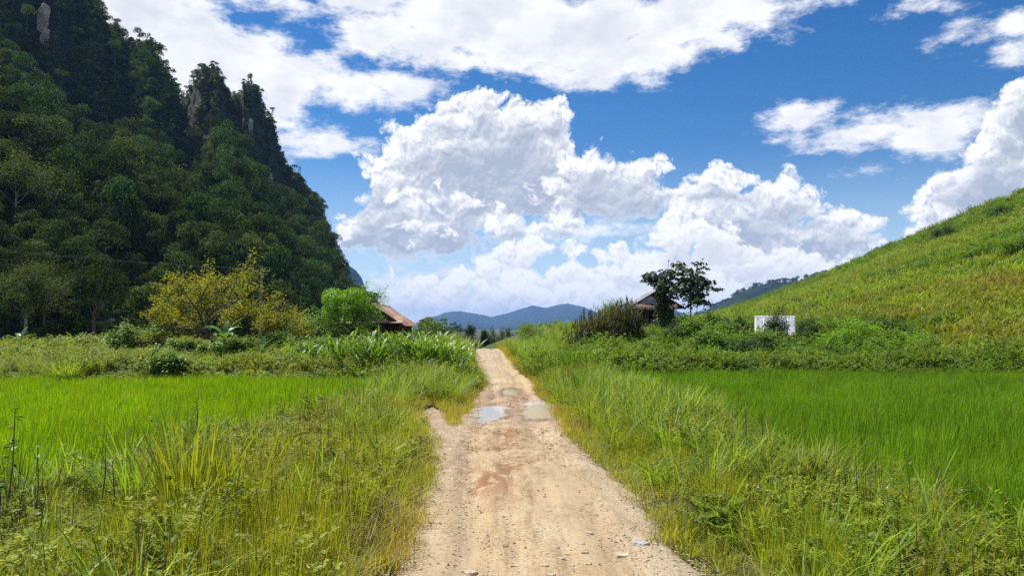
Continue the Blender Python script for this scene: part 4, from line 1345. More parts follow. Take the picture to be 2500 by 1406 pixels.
def grow(p, d, length, rad, level, cfg, limbs, tips):
    n = 5
    path = [np.array(p, float)]
    d = unit(d)
    for i in range(n):
        d = unit(d + rng.normal(0, cfg['wob'], 3) + np.array([0, 0, cfg['up'][level]]))
        path.append(path[-1] + d * length / n)
    path = np.array(path)
    r1 = rad * cfg['taper']
    limbs.append((path, np.linspace(rad, r1, n + 1)))
    if level >= len(cfg['kids']):
        tips.append((path, d))
        return
    k = cfg['kids'][level]
    a0 = U(0, TAU)
    for i in range(k):
        tt = cfg['from'][level] + (1 - cfg['from'][level]) * (i + U(.3, 1)) / k
        tt = min(tt, 1.0)
        q = tt * n
        j = min(int(q), n - 1)
        pos = path[j] + (path[j + 1] - path[j]) * (q - j)
        dd = unit(path[j + 1] - path[j])
        a = a0 + i * 2.4 + U(-.3, .3)
        perp = unit(np.cross(dd, [math.cos(a), math.sin(a), .15]))
        sp = cfg['spread'][level] * U(.75, 1.25)
        nd = dd * math.cos(sp) + perp * math.sin(sp)
        grow(pos, nd, length * cfg['ratio'][level] * U(.75, 1.2), rad * cfg['rr'] * (1 - .3 * tt), level + 1, cfg, limbs, tips)


import zlib


def make_tree(name, label, cat, loc, cfg, height, rad, leafmat, barkmat, nleaf, L, spreadr, group=None, lean=(0, 0), aspect=.5, stems=1, dens=1.0, hang=0.0, rz=0, squash=(1, 1, 1), puffs=None):
    global rng, U
    rng = np.random.default_rng(zlib.crc32(label.encode())); U = rng.uniform
    t_ = thing(name, label, cat, loc, rz, group)
    limbs, tips = [], []
    for s_ in range(stems):
        a = U(0, TAU)
        off_ = np.array([math.cos(a), math.sin(a), 0]) * (rad * 1.5 if stems > 1 else 0)
        dl = np.array([lean[0] + (off_[0] * 2.0 if stems > 1 else 0), lean[1] + (off_[1] * 2.0 if stems > 1 else 0), 1.0])
        grow(off_ + [0, 0, -.15], dl, height * cfg['trunk'], rad, 0, cfg, limbs, tips)
    sq = np.array(squash)
    tr, br = MB(), MB()
    for i, (p, r_) in enumerate(limbs):
        tube(tr if len(limbs) < 2 or r_[0] > rad * .55 else br, p * sq, r_, 6 if r_[0] > .03 else 4, .5)
    tr.build('trunk', barkmat, t_, smooth=True)
    if br.n:
        br.build('branches', barkmat, t_, smooth=True)
    cr = MB()
    nt_ = len(tips)
    per = max(3, int(nleaf / nt_))
    for p, d in tips:
        tt = U(.15, 1.08, per) * (len(p) - 1)
        j = np.clip(tt.astype(int), 0, len(p) - 2)
        pos = p[j] + (p[j + 1] - p[j]) * (tt - j)[:, None]
        pos = (pos + rng.normal(0, spreadr, (per, 3)) * [1, 1, .7]) * sq
        a = U(0, TAU, per)
        D = np.stack([np.cos(a), np.sin(a), U(-.5, .5, per) - hang], 1)
        Nn = np.stack([U(-.5, .5, per), U(-.5, .5, per), np.ones(per)], 1)
        leaves(cr, pos, D, Nn, L * U(.6, 1.3, per), L * aspect * U(.7, 1.2, per), U(0, 1, per))
    for q in (puffs or ()):
        puff_crown(cr, q[0], q[1], q[3], q[4], q[5], base=q[2], flat=.8)
    cr.build('crown', leafmat, t_)
    return t_


SPREADING = dict(trunk=.34, kids=[6, 5, 4], spread=[.95, .75, .7], ratio=[1.25, .62, .55], rr=.55, taper=.6, wob=.13, up=[.0, .03, .03, .02], **{'from': [.45, .35, .3]})
DENSE = dict(trunk=.36, kids=[7, 6, 4], spread=[.85, .75, .8], ratio=[.95, .6, .55], rr=.55, taper=.6, wob=.12, up=[.0, .05, .02, -.02], **{'from': [.4, .35, .3]})
SLENDER = dict(trunk=.62, kids=[7, 5, 4], spread=[.95, .8, .7], ratio=[.50, .6, .55], rr=.42, taper=.6, wob=.05, up=[.02, .06, .02, 0], **{'from': [.72, .35, .3]})

# ---- trees on the left bank
make_tree('yellow_tree', 'large spreading tree with yellowing leaves left of the utility pole', 'tree', onpix(532, 41), SPREADING, 6.6, .17, L_yellow, M_bark, 11000, .165, .20, lean=(.02, 0), squash=(1.05, .95, .92))
make_tree('yellow_tree', 'smaller rounded yellow-leaved tree just right of the banana plant', 'tree', onpix(655, 43), SPREADING, 4.3, .09, L_yellow, M_bark, 7000, .14, .19, stems=2, squash=(.82, .85, .86))
make_tree('green_tree', 'dense bright green tree in front of the rusty-roofed house', 'tree', onpix(842, 42), DENSE, 5.6, .10, L_bright, M_bark, 9500, .12, .19, hang=.2, squash=(.74, .75, .88), puffs=((1.5, 2.7, 1.3, 11, 4200, .13),))
make_tree('shrub', 'dark rounded shrub between the small yellow tree and the bright green tree', 'shrub', onpix(742, 46), DENSE, 3.4, .06, L_mid, M_bark, 3000, .14, .22, squash=(.8, .8, .9))

# ---- slender trees at the left edge
make_tree('slender_tree', 'tall slender tree with bare pale trunk at the forest edge, far left', 'tree', onpix(64, 60), dict(SLENDER, kids=[10, 5, 4], **{'from': [.5, .35, .3]}), 8.4, .15, L_pale, M_pale, 9000, .20, .26, lean=(.03, 0), squash=(.95, .9, .88))
make_tree('broken_tree', 'pale-branched olive tree at the upper left picture edge', 'tree', np.array(karst_point(np.array(25.0), np.array(.16))) + [0, 0, -2], dict(SLENDER, trunk=.5), 15, .22, L_pale, M_pale, 5200, .34, .5)


SHRUB = dict(trunk=.5, kids=[4, 4], spread=[.7, .8], ratio=[.75, .55], rr=.6, taper=.5, wob=.16, up=[.02, .0, -.02], **{'from': [.2, .25]})


def bush(name, label, cat, loc, R, H, mat, n, L, npuff=11, group=None, stems=8, aspect=.6):
    '''many-stemmed leafy bush with an uneven outline'''
    t_ = thing(name, label, cat, loc, U(0, TAU), group)
    limbs, tips = [], []
    for i in range(stems):
        a = i * TAU / stems + U(-.4, .4)
        out = U(.15, .95) * R / H
        grow((0.12 * R * math.cos(a), .12 * R * math.sin(a), -.1), (out * math.cos(a), out * math.sin(a), 1.0), H * U(.45, .72), .025, 0, SHRUB, limbs, tips)
    st_ = MB()
    for p, r_ in limbs:
        tube(st_, p, r_, 4, cap=False)
    st_.build('stems', M_bark, t_, smooth=True)
    cr = MB()
    per = max(4, int(n * 1.5 / len(tips)))
    for p, d in tips:
        q = U(0, 1.1, per) * (len(p) - 1)
        j = np.clip(q.astype(int), 0, len(p) - 2)
        pos = p[j] + (p[j + 1] - p[j]) * (q - j)[:, None] + rng.normal(0, .085 * (R + H) / 2, (per, 3))
        a = U(0, TAU, per)
        leaves(cr, pos, np.stack([np.cos(a), np.sin(a), U(-.6, .4, per)], 1), np.stack([U(-.5, .5, per), U(-.5, .5, per), np.ones(per)], 1), L * U(.6, 1.25, per), L * aspect * U(.7, 1.2, per), U(0, 1, per))
    cr.build('foliage', mat, t_)
    return t_


bush('bush', 'dark rounded bush standing at the far edge of the left paddy', 'bush', onpix(422, 30.6), .98, 1.25, L_mid, 2600, .13)
for px_, Y_, R_, H_, lab in ((300, 41, 1.1, 1.75, 'broad-leaved green shrub left of the spreading yellow tree'), (372, 42, 1.2, 1.55, 'low leafy shrub under the left side of the spreading yellow tree'),
                             (585, 39, 1.0, 1.2, 'leafy bush beneath the banana plant'), (690, 40, 1.3, 1.4, 'leafy bush below the small yellow tree'), (215, 44, 1.3, 1.1, 'low bush on the left bank behind the long grass clump'), (445, 38, 1.0, 1.0, 'low leafy bush before the trunk of the spreading yellow tree'),
                             (520, 37, .9, 1.1, 'lobed-leaf bush just left of the banana plant'), (625, 33.5, 1.1, .85, 'pale low bush near the middle of the left bank'), (760, 35, 1.2, 1.1, 'leafy bush between the small yellow tree and the ginger'), (780, 39, 1.1, 1.3, 'leafy bush at the left end of the ginger thicket')):
    bush('bush', lab, 'bush', onpix(px_, Y_), R_, H_, L_mid, 2400, .15)


def grass_clump(name, label, cat, loc, n, R, Lr, Wr, th, bend, mat, seg=5, group=None):
    mb = MB()
    b = disc(n, R)
    az_ = np.arctan2(b[:, 1], b[:, 0]) + rng.normal(0, .7, n)
    blades(mb, b, az_, U(*th, n), U(*bend, n), U(*Lr, n), U(*Wr, n), U(0, 1, n), seg)
    o = mb.build(name, mat, loc=loc)
    return tag(o, label, cat, group)


grass_clump('grass_clump', 'big fountain of long grass at the far left paddy edge', 'grass', onpix(165, 30.2), 420, .55, (.9, 1.5), (.015, .03), (.05, .7), (.3, 1.3), M_arch)
grass_clump('grass_clump', 'broad-bladed green clump beside the dark reeds right of the road', 'grass', onpix(1418, 34), 260, .8, (.8, 1.35), (.04, .07), (.1, .8), (.3, 1.1), L_mid)
grass_clump('grass_clump', 'dark upright grass tuft on the right verge near the paddy corner', 'grass', onpix(1412, 23), 120, .16, (.7, 1.15), (.012, .02), (0, .25), (.05, .5), L_mid)
grass_clump('grass_clump', 'tall yellow grass clump in the left foreground', 'grass', onpix(470, 6.7), 150, .24, (.6, 1.25), (.012, .022), (0, .38), (.05, .55), L_tallgrass)
grass_clump('grass_clump', 'leaning yellow-green grass clump right of the tallest foreground one', 'grass', onpix(585, 6.9), 110, .22, (.55, 1.05), (.010, .018), (.05, .5), (.1, .6), L_tallgrass)
grass_clump('grass_clump', 'loose green grass clump at the left foreground edge of the paddy', 'grass', onpix(345, 7.2), 80, .2, (.5, 1.15), (.012, .022), (.05, .6), (.1, .9), M_arch)
grass_clump('grass_clump', 'silvery arching grass clump in the middle of the right verge', 'grass', onpix(1640, 10.6), 140, .26, (.6, 1.15), (.014, .024), (.05, .5), (.8, 2.0), M_arch)
grass_clump('grass_clump', 'second arching grass clump beyond the silvery one on the right verge', 'grass', onpix(1565, 12.6), 120, .26, (.6, 1.1), (.014, .024), (.05, .5), (.8, 2.0), M_arch)
grass_clump('grass_clump', 'small drooping grass clump low on the right road edge', 'grass', onpix(1590, 8.9), 50, .12, (.4, .8), (.012, .02), (.1, .6), (.9, 2.0), M_arch)
grass_clump('grass_clump', 'bright grass tuft on the left verge below the ginger thicket', 'grass', onpix(1030, 25), 150, .35, (.6, 1.0), (.014, .024), (.05, .5), (.5, 1.6), M_arch)
grass_clump('grass_clump', 'spiky blue-green tuft on the hill above the tin shed', 'grass', onpix(1925, 62), 46, .3, (.9, 1.6), (.08, .13), (.05, .8), (.1, .5), L_mid)
grass_clump('grass_clump', 'tall pale grass tuft on the hill right of the spiky one', 'grass', onpix(1985, 64), 120, .7, (.9, 1.6), (.03, .05), (.1, .8), (.4, 1.2), M_arch)
grass_clump('grass_clump', 'dark tall grass tuft high on the green hillside', 'grass', onpix(2280, 92), 140, 1.2, (1.2, 2.2), (.05, .08), (.05, .5), (.3, 1.0), L_mid)


# ---- ginger thicket: clumps of canes with lance-shaped leaves
def ginger(label, loc, n, R, H, group=None):
    t_ = thing('ginger_clump', label, 'ginger plant', loc, U(0, TAU), group)
    cane, lf = MB(), MB()
    for i in range(n):
        b = disc(1, R)[0]
        a = math.atan2(b[1], b[0]) + U(-.6, .6)
        th = U(.05, .55); h = H * U(.65, 1.05)
        k = 9
        tt = np.linspace(0, 1, 6)
        ang = th + .45 * tt
        path = b + np.concatenate([[[0, 0, 0]], np.cumsum(np.stack([np.sin(ang) * math.cos(a), np.sin(ang) * math.sin(a), np.cos(ang)], 1)[:-1] * h / 5, 0)])
        tube(cane, path, np.linspace(.012, .006, 6), 4)
        s_ = np.linspace(.25, 1, k) * 5
        j = np.clip(s_.astype(int), 0, 4)
        pos = path[j] + (path[j + 1] - path[j]) * (s_ - j)[:, None]
        side = a + np.where(np.arange(k) % 2 == 0, 1, -1) * U(.5, 1.3, k)
        blades(lf, pos, side, U(.35, .9, k), U(.3, 1.0, k), U(.38, .62, k) * H / 1.5, U(.07, .11, k), U(0, 1, k), 4)
    cane.build('canes', L_mid, t_)
    lf.build('leaves', L_ginger, t_)


k_ = 0
for Y_, pxs in ((31.6, (862, 905, 950, 1000, 1048, 1092)), (33.2, (850, 900, 952, 1005, 1055, 1105)), (34.8, (880, 940, 1000, 1060))):
    for px_ in pxs:
        ginger('tall clump of lance-leaved ginger in the thicket before the rusty-roofed house', onpix(px_ + U(-8, 8), Y_ + U(-.3, .3)), 15, .5, 1.55 + U(-.1, .15), 'ginger thicket')
ginger('lower ginger clump apart from the thicket, towards the small yellow tree', onpix(735, 33.5), 15, .55, 1.25)
ginger('small ginger clump just left of the thicket', onpix(800, 33), 15, .5, 1.2)
ginger('ginger clump at the far right end of the thicket by the road', onpix(1118, 36), 14, .5, 1.2)


# ---- banana plants
def banana(label, loc, H, specs):
    t_ = thing('banana_plant', label, 'banana plant', loc)
    st_ = MB(); tube(st_, [(0, 0, -.1), (.02, 0, H * .3), (.03, .02, H * .6)], [.09, .075, .05], 8)
    st_.build('stem', L_mid, t_, smooth=True)
    for (a, th, bend, L_, W_) in specs:
        mb = MB(); seg = 9
        h = np.array([math.cos(a), math.sin(a), 0]); pos = np.array([.03, .02, H * .55]); side = np.array([-math.sin(a), math.cos(a), 0])
        rows = []
        for j in range(seg + 1):
            t = j / seg
            wd = W_ * .5 * (0.12 + 1.5 * math.sin(math.pi * min(1, max(0, (t - .12) / .88))) ** .6 * (.62)) if t > .12 else .02
            ang = th + bend * t
            up = np.array([-math.sin(ang + math.pi / 2 - math.pi / 2) * 0, 0, 1.0])
            nn = unit(np.cos(ang) * -h * -1 * 0 + up)
            rag = U(.75, 1.1)
            rows += [pos - side * wd * rag + [0, 0, .25 * wd], pos + [0, 0, 0], pos + side * wd * rag + [0, 0, .25 * wd]]
            pos = pos + L_ / seg * (math.sin(ang) * h + math.cos(ang) * np.array([0, 0, 1]))
        q, tn = [], []
        for j in range(seg):
            q += [(3 * j, 3 * j + 1, 3 * j + 4, 3 * j + 3), (3 * j + 1, 3 * j + 2, 3 * j + 5, 3 * j + 4)]
            tn += [U(.3, .9)] * 2
        mb.add(rows, quads=q, tint=np.array(tn))
        mb.build('leaf', L_banana, t_)


banana('banana plant with arching ragged leaves in front of the yellow trees', onpix(548, 36), 2.0,
       [(0.4, .25, 1.0, 1.5, .36), (.9, .35, 1.4, 1.2, .34), (2.9, .45, 1.3, 1.4, .36), (3.6, .3, 1.7, 1.3, .34), (4.6, .8, 1.2, 1.1, .34), (1.7, .2, .6, 1.1, .28), (5.4, .7, 1.5, 1.2, .34)])
banana('small young banana plant below the small yellow tree', onpix(640, 35.5), 1.2, [(0.2, .3, .9, .8, .24), (2.4, .3, .8, .8, .24), (3.4, .5, 1.2, .9, .24), (1.3, .1, .4, .8, .2), (5, .6, 1.2, .8, .24)])
banana('low banana plant at the foot of the slender pale tree', onpix(50, 46), 1.2, [(0.2, .6, 1.2, 1.1, .3), (2.4, .6, 1.0, 1.1, .3), (3.4, .7, 1.2, 1.1, .3), (1.3, .2, .6, 1.1, .26), (5, .8, 1.2, 1.0, .3)])

# ---- forest edge: single trees that can be told from one another
edge_protos = []
for i in range(5):
    tr, cr = MB(), MB()
    H = 5.2 + .7 * i
    tube(tr, [(0, 0, -.8), (.08 * i, .1, H * .3), (.2, -.1, H * .62)], [.17, .13, .06], 7)
    for b in range(6):
        a = b * 1.05 + i
        tube(tr, [(.15, 0, H * (.35 + .04 * b)), (1.2 * math.cos(a), 1.2 * math.sin(a), H * (.55 + .04 * b))], [.06, .02], 5)
    puff_crown(cr, 2.2 + .2 * (i % 3), H * .72, 15, 2300, .25, base=H * .24)
    if i % 2:
        puff_crown(cr, 1.7, H * .42, 7, 700, .25, base=.1)
    edge_protos.append((tr.mesh('trunk', M_bark, True), cr.mesh('crown', L_forest1)))
n = 420
t_ = U(.0, .34, n); p_ = U(-90, 960, n)
x, y, z = karst_point(p_, t_)
order = np.argsort(y)
cnt = 0; used = []
for i in order:
    if y[i] < 62 or y[i] > 150 or cnt >= 190:
        continue
    if any((x[i] - a) ** 2 + (y[i] - b) ** 2 < 3.2 ** 2 for a, b in used):
        continue
    used.append((x[i], y[i]))
    e = thing('forest_tree', 'dark leafy tree at the foot of the karst forest', 'tree', (x[i], y[i], z[i] - .2), U(0, TAU), 'trees at the foot of the karst')
    s_ = U(.75, 1.35); e.scale = (s_, s_, s_ * U(.9, 1.25))
    a, b = edge_protos[rng.integers(0, 5)]
    for nm, me in (('trunk', a), ('crown', b)):
        o = bpy.data.objects.new(nm, me); C.objects.link(o); o.parent = e
    cnt += 1

# ---- bare limestone showing through the forest
M_tan = noise_mat('tan_limestone', [(0.10, 0.075, 0.055), (0.30, 0.22, 0.16), (0.46, 0.36, 0.27)], scale=.5, bump=.8, bscale=1.5, stretch=(1, 1, .3))
M_greyrock = noise_mat('grey_limestone', [(0.06, 0.058, 0.055), (0.22, 0.21, 0.20), (0.42, 0.41, 0.39)], scale=.6, bump=.8, bscale=1.5, stretch=(1, 1, .3))
for (px_, py_, wpx, hpx, mt_, lab) in ((95, 48, 24, 100, M_tan, 'tan bare limestone streak near the top left corner'), (100, 85, 14, 50, M_tan, 'small tan rock patch below the long streak'), (607, 305, 9, 40, M_greyrock, 'pale rock patch on the right-hand pinnacle'),
                                        (655, 440, 8, 42, M_greyrock, 'upright pale rock streak on the right flank of the mountain')):
    tg = np.linspace(.2, 1.0, 400)
    qx, qy, qz = karst_point(np.full(400, float(px_)), tg)
    _, qpy = topix(qx, qy, qz)
    i = int(np.argmin(np.abs(qpy - py_)))
    Y_ = qy[i] - 6.0
    c = at(px_, py_, Y_)
    w_, h_ = wpx / FPX * Y_, hpx / FPX * Y_
    uu, vv = np.meshgrid(np.linspace(-1, 1, 15), np.linspace(-1, 1, 31), indexing='ij')
    taper = np.sqrt(np.clip(1 - vv ** 2, 0, 1)) * (1 + .5 * fbm2(vv * 2.2, uu * 0, int(px_), 3))
    X = uu * w_ / 2 * taper + .18 * w_ * fbm2(vv * 1.7, 0 * vv, int(px_) + 5)
    Yd = 2.6 * uu ** 2 + .5 * vv + fbm2(uu * 2.5, vv * 4, int(px_) + 9) * 1.6 + 1.4 * (np.abs(vv) ** 4)
    tag(grid_mesh(X, Yd, vv * h_ / 2).build('rock_face', mt_, loc=c, smooth=True), lab, 'rock')

# ---- utility pole and wires
def pole(label, loc, H):
    t_ = thing('utility_pole', label, 'pole', loc)
    mb = MB(); tube(mb, [(0, 0, -.3), (0, 0, H * .5), (0, 0, H)], [.13, .115, .10], 8); mb.build('shaft', M_post, t_, smooth=True)
    mb = MB(); box(mb, (-.7, -.04, H - .35), (.7, .04, H - .27)); mb.build('crossarm', M_post, t_)
    for k in (-.65, 0, .65):
        mb = MB(); tube(mb, [(k, 0, H - .25), (k, 0, H - .08)], [.04, .03], 6); mb.build('insulator', M_tin, t_)
    return t_


pa = np.array([(637 - CX) / FPX * 60, 60, gz((637 - CX) / FPX * 60, 60)])
pb_ = np.array([-41.0, 27.0, gz(-41, 27)])
HA = 1.9 + 148 * 60 / FPX - pa[2]
poleA = pole('tan utility pole rising behind the two yellow trees', pa, HA)
poleB = pole('utility pole beyond the left edge carrying the wires', pb_, 8.6)
for k, dz in ((-.65, -.1), (0, -.1), (.65, -.1), (0.05, -1.5)):
    a = np.array([k, 0, HA + dz]); b = pb_ - pa + np.array([k, 0, 8.6 + dz])
    tt = np.linspace(0, 1, 14)[:, None]
    path = a + (b - a) * tt - np.array([0, 0, 1.0]) * 4 * .8 * tt * (1 - tt)
    mb = MB(); tube(mb, path, .0032, 4); mb.build('wire', M_wire, poleA)


# ---- buildings
def corrugated(mb, o, du, dv, nu, amp, tint):
    """corrugated sheet: o corner, du across the ribs, dv along them"""
    o, du, dv = (np.asarray(k, float) for k in (o, du, dv))
    nn = unit(np.cross(du, dv)); nn = nn if nn[2] > 0 else -nn
    k = nu * 2 + 1
    u = np.linspace(0, 1, k)
    h = np.where(np.arange(k) % 2 == 0, 0, amp)
    top = o + u[:, None] * du + h[:, None] * nn
    v = np.concatenate([top, top + dv, top - nn * .006, top + dv - nn * .006])
    q = [(i, i + 1, k + i + 1, k + i) for i in range(k - 1)] + [(2 * k + i, 3 * k + i, 3 * k + i + 1, 2 * k + i + 1) for i in range(k - 1)]
    mb.add(v, quads=q, tint=tint)


def boards(mb, o, du, n, h, th, gap=.012, horizontal=False):
    """n upright boards along du from o, h high; th is the outward thickness vector"""
    o, du, th = (np.asarray(k, float) for k in (o, du, th))
    for i in range(n):
        L0 = o + du * (i / n); e = du / n * (1 - gap * n / max(np.linalg.norm(du), .01))
        hh = h * U(.985, 1.0); pr_ = th * U(.7, 1.2)
        v = [L0, L0 + e, L0 + e + [0, 0, hh], L0 + [0, 0, hh]]
        v += [k + pr_ for k in v]
        mb.add(np.array(v), quads=[(0, 1, 2, 3), (7, 6, 5, 4), (0, 4, 5, 1), (1, 5, 6, 2), (2, 6, 7, 3), (3, 7, 4, 0)], tint=U(0, 1))


# the rusty-roofed house on the left
hx0, hx1, hy0, hy1 = -10.6, -7.15, 47.2, 53.0
hg = gz(-8.8, 50) - .1
ridge_x, zr_, ze_ = -8.82, 3.42 + .04, 2.06
house = thing('house', 'small brown wooden house with rusty tin roof behind the ginger', 'house', (0, 0, 0))
W_ = MB()
boards(W_, (hx0, hy0, hg), (hx1 - hx0, 0, 0), 17, 2.45 - hg, (0, -.03, 0))
boards(W_, (hx1, hy0, hg), (0, hy1 - hy0, 0), 28, 2.30 - hg, (.03, 0, 0))
boards(W_, (hx0, hy0, hg), (0, hy1 - hy0, 0), 28, 2.30 - hg, (-.03, 0, 0))
boards(W_, (hx0, hy1, hg), (hx1 - hx0, 0, 0), 17, 2.45 - hg, (0, .03, 0))
W_.build('wall', M_wood, house)
gb = MB()
nb = 8
for i in range(nb):                           # horizontal gable boards
    z0 = 2.46 + (zr_ - .12 - 2.46) * i / nb; z1 = 2.46 + (zr_ - .12 - 2.46) * (i + .94) / nb
    hw = lambda z: max(.02, (zr_ - .08 - z) / (zr_ - ze_) * 2.04)
    y0 = hy0 - .02 - U(0, .015)
    gb.add([(ridge_x - hw(z0), y0, z0), (ridge_x + hw(z0), y0, z0), (ridge_x + hw(z1), y0, z1), (ridge_x - hw(z1), y0, z1),
            (ridge_x - hw(z0), y0 + .03, z0), (ridge_x + hw(z0), y0 + .03, z0), (ridge_x + hw(z1), y0 + .03, z1), (ridge_x - hw(z1), y0 + .03, z1)],
           quads=[(0, 1, 2, 3), (5, 4, 7, 6), (3, 2, 6, 7), (0, 4, 5, 1), (1, 5, 6, 2), (0, 3, 7, 4)], tint=U(.3, 1))
gb.build('gable', M_wood, house)
nsh = 8
for sgn in (1, -1):
    for i in range(nsh):
        yy = 46.3 + 7.0 * i / nsh
        mb = MB()
        corrugated(mb, (ridge_x, yy - .02, zr_ + .004 * (i % 2)), (0, 7.0 / nsh + .04, 0), (sgn * 2.12, 0, ze_ - zr_ - .05), 7, .02, U(.1, .9))
        mb.build('roof_sheet', M_rust, house)
mb = MB()
for sgn in (1, -1):
    a = np.array([ridge_x, 46.25, zr_ + .03]); b = np.array([ridge_x + sgn * .22, 46.25, zr_ - .11]); e = np.array([0, 7.1, 0])
    mb.add([a, b, b + e, a + e], quads=[(0, 1, 2, 3)], tint=.2)
mb.build('ridge_cap', M_rust, house)
for sgn in (1, -1):
    mb = MB(); beam(mb, (ridge_x, 46.27, zr_ - .07), (ridge_x + sgn * 2.1, 46.27, ze_ - .10), .03, .15, .6); mb.build('barge_board', M_wood, house)
nsk = 5
for i in range(nsk):                          # skirt roof below the gable
    x0 = -10.75 + 3.95 * i / nsk
    mb = MB(); corrugated(mb, (x0, 47.15, 2.62), (3.95 / nsk + .03, 0, 0), (0, -1.15, -.42), 7, .02, U(.1, .9)); mb.build('roof_sheet', M_rust, house)
for xx in (-10.6, -8.8, -6.95):
    mb = MB(); beam(mb, (xx, 46.12, hg), (xx, 46.12, 2.2), .09, .09, .4); mb.build('post', M_wood, house)
mb = MB(); beam(mb, (-10.75, 46.06, 2.17), (-6.8, 46.06, 2.17), .03, .10, .7); mb.build('fascia', M_wood, house)

# the old hut on the right
hut = thing('hut', 'weathered plank hut on stilts with thatched skirt, overgrown by vines', 'hut', (0, 0, 0))
fx0, fx1, fy0, fy1, fz = 8.78, 11.26, 52.0, 55.2, 2.32
ug = gz(10, 53)
W_ = MB()
boards(W_, (fx0, fy0, fz), (.78, 0, 0), 6, .95, (0, -.025, 0))
boards(W_, (fx0 + 1.2, fy0, fz), (fx1 - fx0 - 1.2, 0, 0), 9, .95, (0, -.025, 0))
boards(W_, (fx0, fy0, fz), (0, fy1 - fy0, 0), 20, .95, (-.025, 0, 0))
boards(W_, (fx1, fy0, fz), (0, fy1 - fy0, 0), 20, .95, (.025, 0, 0))
boards(W_, (fx0, fy1, fz), (fx1 - fx0, 0, 0), 18, .95, (0, .025, 0))
W_.build('wall', M_plank, hut)
mb = MB(); box(mb, (fx0 - .1, fy0 - .12, fz - .12), (fx1 + .1, fy1 + .1, fz)); mb.build('floor', M_plank, hut)
mb = MB(); beam(mb, (fx0 - .12, fy0 - .16, fz + .12), (fx1 + .1, fy0 - .16, fz + .10), .05, .06, .9); mb.build('rail', M_plank, hut)
for (xx, yy) in ((fx0, fy0), (fx1, fy0), (fx0, fy1), (fx1, fy1), (10.0, fy0)):
    mb = MB(); beam(mb, (xx, yy + .04, ug - .5), (xx, yy + .04, 3.4), .10, .10, .4); mb.build('post', M_plank, hut)
ax, az_, ez = 10.08, 4.50, 3.28
gb = MB(); nb = 9
for i in range(nb):
    z0 = 3.55 + (az_ - .15 - 3.55) * i / nb; z1 = 3.55 + (az_ - .15 - 3.55) * (i + .9) / nb
    hw = lambda z: max(.02, (az_ - .12 - z) / (az_ - ez) * 2.0)
    y0 = fy0 - .03 - U(0, .02)
    gb.add([(ax - hw(z0), y0, z0), (ax + hw(z0), y0, z0), (ax + hw(z1), y0, z1), (ax - hw(z1), y0, z1), (ax - hw(z0), y0 + .03, z0), (ax + hw(z0), y0 + .03, z0), (ax + hw(z1), y0 + .03, z1), (ax - hw(z1), y0 + .03, z1)],
           quads=[(0, 1, 2, 3), (5, 4, 7, 6), (3, 2, 6, 7), (0, 4, 5, 1), (1, 5, 6, 2), (0, 3, 7, 4)], tint=U(0, .5))
gb.build('gable', M_plank, hut)
for sgn in (1, -1):
    for i in range(5):
        yy = 51.9 + 3.9 * i / 5
        mb = MB(); corrugated(mb, (ax, yy - .02, az_ + .004 * (i % 2)), (0, 3.9 / 5 + .04, 0), (sgn * 2.05, 0, ez - az_ - .03), 7, .02, U(0, 1)); mb.build('roof_sheet', M_greytin, hut)
    mb = MB(); beam(mb, (ax, 51.88, az_ - .06), (ax + sgn * 2.03, 51.88, ez - .08), .04, .10, .8); mb.build('barge_board', M_plank, hut)
# thatch skirt: overlapping straws in bundles
nth = 14
for i in range(nth):
    mb = MB(); n = 60
    x0 = 8.72 + 2.7 * i / nth
    b = np.stack([U(x0 - .02, x0 + 2.7 / nth + .02, n), fy0 - .05 - U(0, .1, n), U(3.5, 3.64, n)], 1)
    D = np.stack([U(-.12, .12, n), -U(.75, .95, n), -U(.5, .72, n)], 1)
    leaves(mb, b, D, np.tile([0, -.5, .8], (n, 1)), U(.5, .78, n), U(.03, .06, n), U(0, 1, n), 0.05)
    mb.build('thatch_bundle', M_thatch, hut)
mb = MB(); box(mb, (fx0 + .3, fy0 + .9, fz + .02), (fx1 - .2, fy0 + .95, fz + .9)); mb.build('inner_wall', M_plank, hut)

# the little tin-roofed shed
shed = thing('shed', 'small shed with bright corrugated tin roof on the right bank', 'shed', (0, 0, 0))
sg = gz(16.4, 46.4)
for i in range(5):
    x0 = 15.18 + 2.34 * i / 5
    mb = MB(); corrugated(mb, (x0, 46.95, 2.60 + .003 * (i % 2)), (2.34 / 5 + .02, 0, -.006), (0, -1.15 - .03 * U(-1, 1), -1.06 - (.12 if i == 4 else .03 * (i % 3))), 3, .035, U(0, 1)); mb.build('roof_sheet', M_tin, shed)
mb = MB()
mb.add([(15.15, 46.86, 2.56), (17.56, 46.86, 2.54), (17.56, 46.97, 2.65), (15.15, 46.97, 2.67), (15.15, 47.08, 2.56), (17.56, 47.08, 2.55)], quads=[(0, 1, 2, 3), (3, 2, 5, 4)], tint=.3)
mb.build('ridge_cap', M_tin, shed)
W_ = MB()
boards(W_, (15.6, 46.15, sg + .1), (1.5, 0, 0), 8, 1.5 - sg + .1, (0, -.03, 0))
boards(W_, (15.6, 46.2, sg + .1), (0, .66, 0), 4, 1.5 - sg + .1, (-.03, 0, 0))
boards(W_, (17.1, 46.2, sg + .1), (0, .66, 0), 4, 1.5 - sg + .1, (.03, 0, 0))
boards(W_, (15.6, 46.9, sg + .1), (1.5, 0, 0), 8, 2.4 - sg, (0, .03, 0))
W_.build('wall', M_plank, shed)
for (xx, yy) in ((15.3, 45.9), (17.4, 45.9), (15.3, 46.85), (17.4, 46.85)):
    mb = MB(); beam(mb, (xx, yy, sg - .4), (xx, yy, 1.62 if yy < 46 else 2.45), .08, .08, .4); mb.build('post', M_plank, shed)


